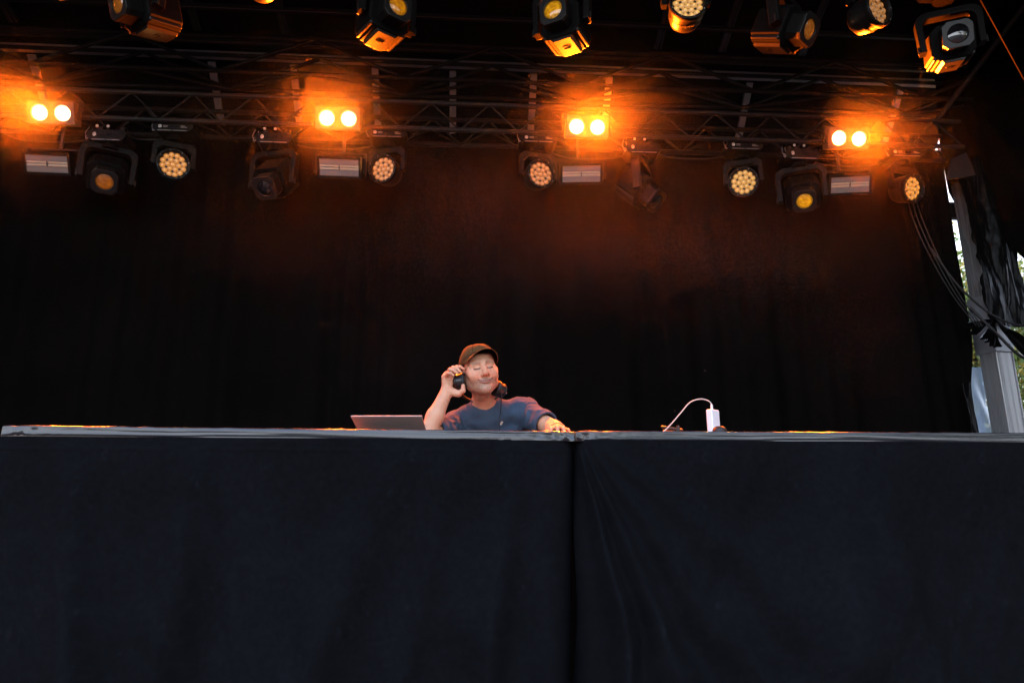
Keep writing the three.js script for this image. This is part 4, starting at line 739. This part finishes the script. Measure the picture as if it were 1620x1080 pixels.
{ // brown cap
  const brown = phys(lin(0.130, 0.060, 0.022), 0.88, { specularIntensity: 0.25, map: withRepeat(dustMap, 1, 1), bumpMap: withRepeat(weave, 2, 2), bumpScale: 0.0004, side: THREE.DoubleSide });
  const cM = MUL(toP, headM, RY(R(7)), RX(R(1)), T(-0.003, 0.002, 0));
  const rim = (a) => { const f = 0.5 + 0.5 * Math.cos(a); return -0.012 + 0.074 * f ** 1.15; };              // a = 0 at the front
  const cw = (a, t) => { // t 0 at the rim, 1 at the top
    const y0 = rim(a), yt = 0.124, y = y0 + (yt - y0) * Math.sin(t * Math.PI / 2), w = Math.pow(Math.max(0, Math.cos(t * Math.PI / 2)), 0.62), seam = -0.0010 * gauss(((a / (Math.PI / 3)) % 1 + 1) % 1 - 0.5, 0.03);
    const r = 1 + seam * 10 + 0.012 * fbm(a * 2.2, t * 3, 5) * (1 - t) + 0.02 * (1 - t) * t;
    return V(Math.sin(a) * 0.0880 * w * r, y + 0.003 * noise(a * 1.7, t * 4), -0.012 + Math.cos(a) * (Math.cos(a) > 0 ? 0.101 : 0.104) * w * r);
  };
  const crown = grid(120, 30, (u, v) => { const p = cw(u * Math.PI * 2, v); return [p.x, p.y, p.z, u * 2, v]; });
  const capO = part('cap', crown, brown, person, cM);
  part('cap_band', grid(120, 4, (u, v) => { const a = u * Math.PI * 2, p = cw(a, 0.02 + 0.20 * v), k = 1 + 0.012 * Math.sin(v * Math.PI); return [p.x * k, p.y - 0.0015, -0.012 + (p.z + 0.012) * k, u * 2, v * 0.1]; }), phys(lin(0.070, 0.031, 0.012), 0.9, { specularIntensity: 0.2, side: THREE.DoubleSide }), capO);
  for (let k = 0; k < 6; k++) part('seam', tube(Array.from({ length: 16 }, (_, i) => cw((k + 0.5) * Math.PI / 3, i / 15.5).multiplyScalar(1.003)), 0.0011, 30, 5), phys(lin(0.05, 0.022, 0.009), 0.9, { specularIntensity: 0.2 }), capO);
  part('button', ell2(0.006).translate(0, 0.125, -0.012), brown, capO);
  const brimG = (off) => grid(48, 16, (u, v) => { const s = (u - 0.5) * 2, a = s * R(62), p = cw(a, 0.02), out = 0.052 * Math.pow(Math.max(0, 1 - Math.pow(Math.abs(s), 2.6)), 0.62) * v; const q = Math.abs(s); return [p.x * (1 + 0.02 * v) , p.y + 0.002 + out * 0.22 - 0.030 * (p.x / 0.085) ** 2 * v * (1 - 0.25 * q) + off - 0.10 * out * v, p.z + out * (0.98), u, v]; });
  const top = brimG(0.0016), bot = brimG(-0.0016); bot.setIndex(Array.from(bot.index.array).reverse());
  part('brim', merge([top, bot]), brown, capO);
  part('brim_edge', tube(Array.from({ length: 33 }, (_, i) => { const p = top.attributes.position, k = 16 * 49 + Math.round(i / 32 * 48); return V(p.getX(k), p.getY(k) - 0.0016, p.getZ(k)); }), 0.0021, 64, 6), brown, capO);
}
function ell2(r) { return new THREE.SphereGeometry(r, 12, 8).scale(1, 0.5, 1); }
{ // orange wristband
  part('wristband', new THREE.TorusGeometry(0.0385, 0.0026, 8, 48).applyMatrix4(MUL(toP, T(0.380, 1.912, -2.925), RX(R(8)), RY(R(0)))), std(lin(0.75, 0.20, 0.06), 0.5), person);
}
// headphones: one cup on the ear under the hand, the other slid down to the neck
{
  const h = thing('headphones', 'black headphones pushed askew, one cup held to the ear, cord hanging down', 'headphones', [0.05, 2.15, -3.15]);
  const toH = T(-0.05, -2.15, -3.15 * -1);
  const cup = lathe([[0.0001, 0.030], [0.022, 0.029], [0.030, 0.024], [0.034, 0.014], [0.035, 0.004], [0.036, -0.004], [0.0375, -0.012], [0.036, -0.018], [0.030, -0.020], [0.016, -0.016], [0.0001, -0.014]], 36).rotateZ(Math.PI / 2);   // outer face to -x
  const nearM = MUL(toH, headM, T(-0.1040, -0.034, 0.002), RY(R(-20)), RZ(R(-4)));
  const gloss = phys(lin(0.012, 0.012, 0.013), 0.32, { clearcoat: 0.4 });
  const a = part('ear_cup', cup, gloss, h, nearM);
  part('ear_pad', new THREE.TorusGeometry(0.028, 0.0105, 10, 36).rotateY(Math.PI / 2).translate(0.018, 0, 0), M.rubber, a);
  part('cup_ring', new THREE.TorusGeometry(0.0345, 0.002, 8, 40).rotateY(Math.PI / 2).translate(-0.013, 0, 0), M.fixtureShell, a);
  const farM = MUL(toH, T(0.140, 2.134, -3.17), RY(R(-150)), RZ(R(16)), RX(R(20)));
  const b = part('ear_cup', cup, gloss, h, farM);
  part('ear_pad', new THREE.TorusGeometry(0.028, 0.0105, 10, 36).rotateY(Math.PI / 2).translate(0.018, 0, 0), M.rubber, b);
  part('cup_ring', new THREE.TorusGeometry(0.0345, 0.002, 8, 40).rotateY(Math.PI / 2).translate(-0.013, 0, 0), M.fixtureShell, b);
  part('hinge_fork', tube([[0.148, 2.160, -3.165], [0.160, 2.158, -3.18], [0.170, 2.140, -3.19], [0.172, 2.118, -3.18]], 0.0042, 24, 8).applyMatrix4(toH), M.fixtureShell, h);
  part('headband', tube([[-0.040, 2.215, -3.10], [-0.052, 2.19, -3.16], [-0.045, 2.14, -3.26], [0.0, 2.115, -3.37], [0.075, 2.112, -3.405], [0.145, 2.13, -3.35], [0.168, 2.145, -3.26], [0.160, 2.150, -3.19]], 0.0065, 72, 8).applyMatrix4(toH), M.rubber, h);
  part('cord', tube([[0.150, 2.128, -3.145], [0.1485, 2.10, -3.135], [0.1475, 2.06, -3.165], [0.1455, 2.02, -3.205], [0.142, 1.975, -3.205], [0.141, 1.925, -3.15], [0.142, 1.89, -3.08], [0.2, 1.886, -3.02]], 0.0022, 80, 7).applyMatrix4(toH), M.rubber, h);
  part('joint', new THREE.SphereGeometry(0.004, 10, 8).translate(0.172, 2.120, -3.178).applyMatrix4(toH), M.alu, h);
}
//PERSON_END

renderer.render(scene, camera);
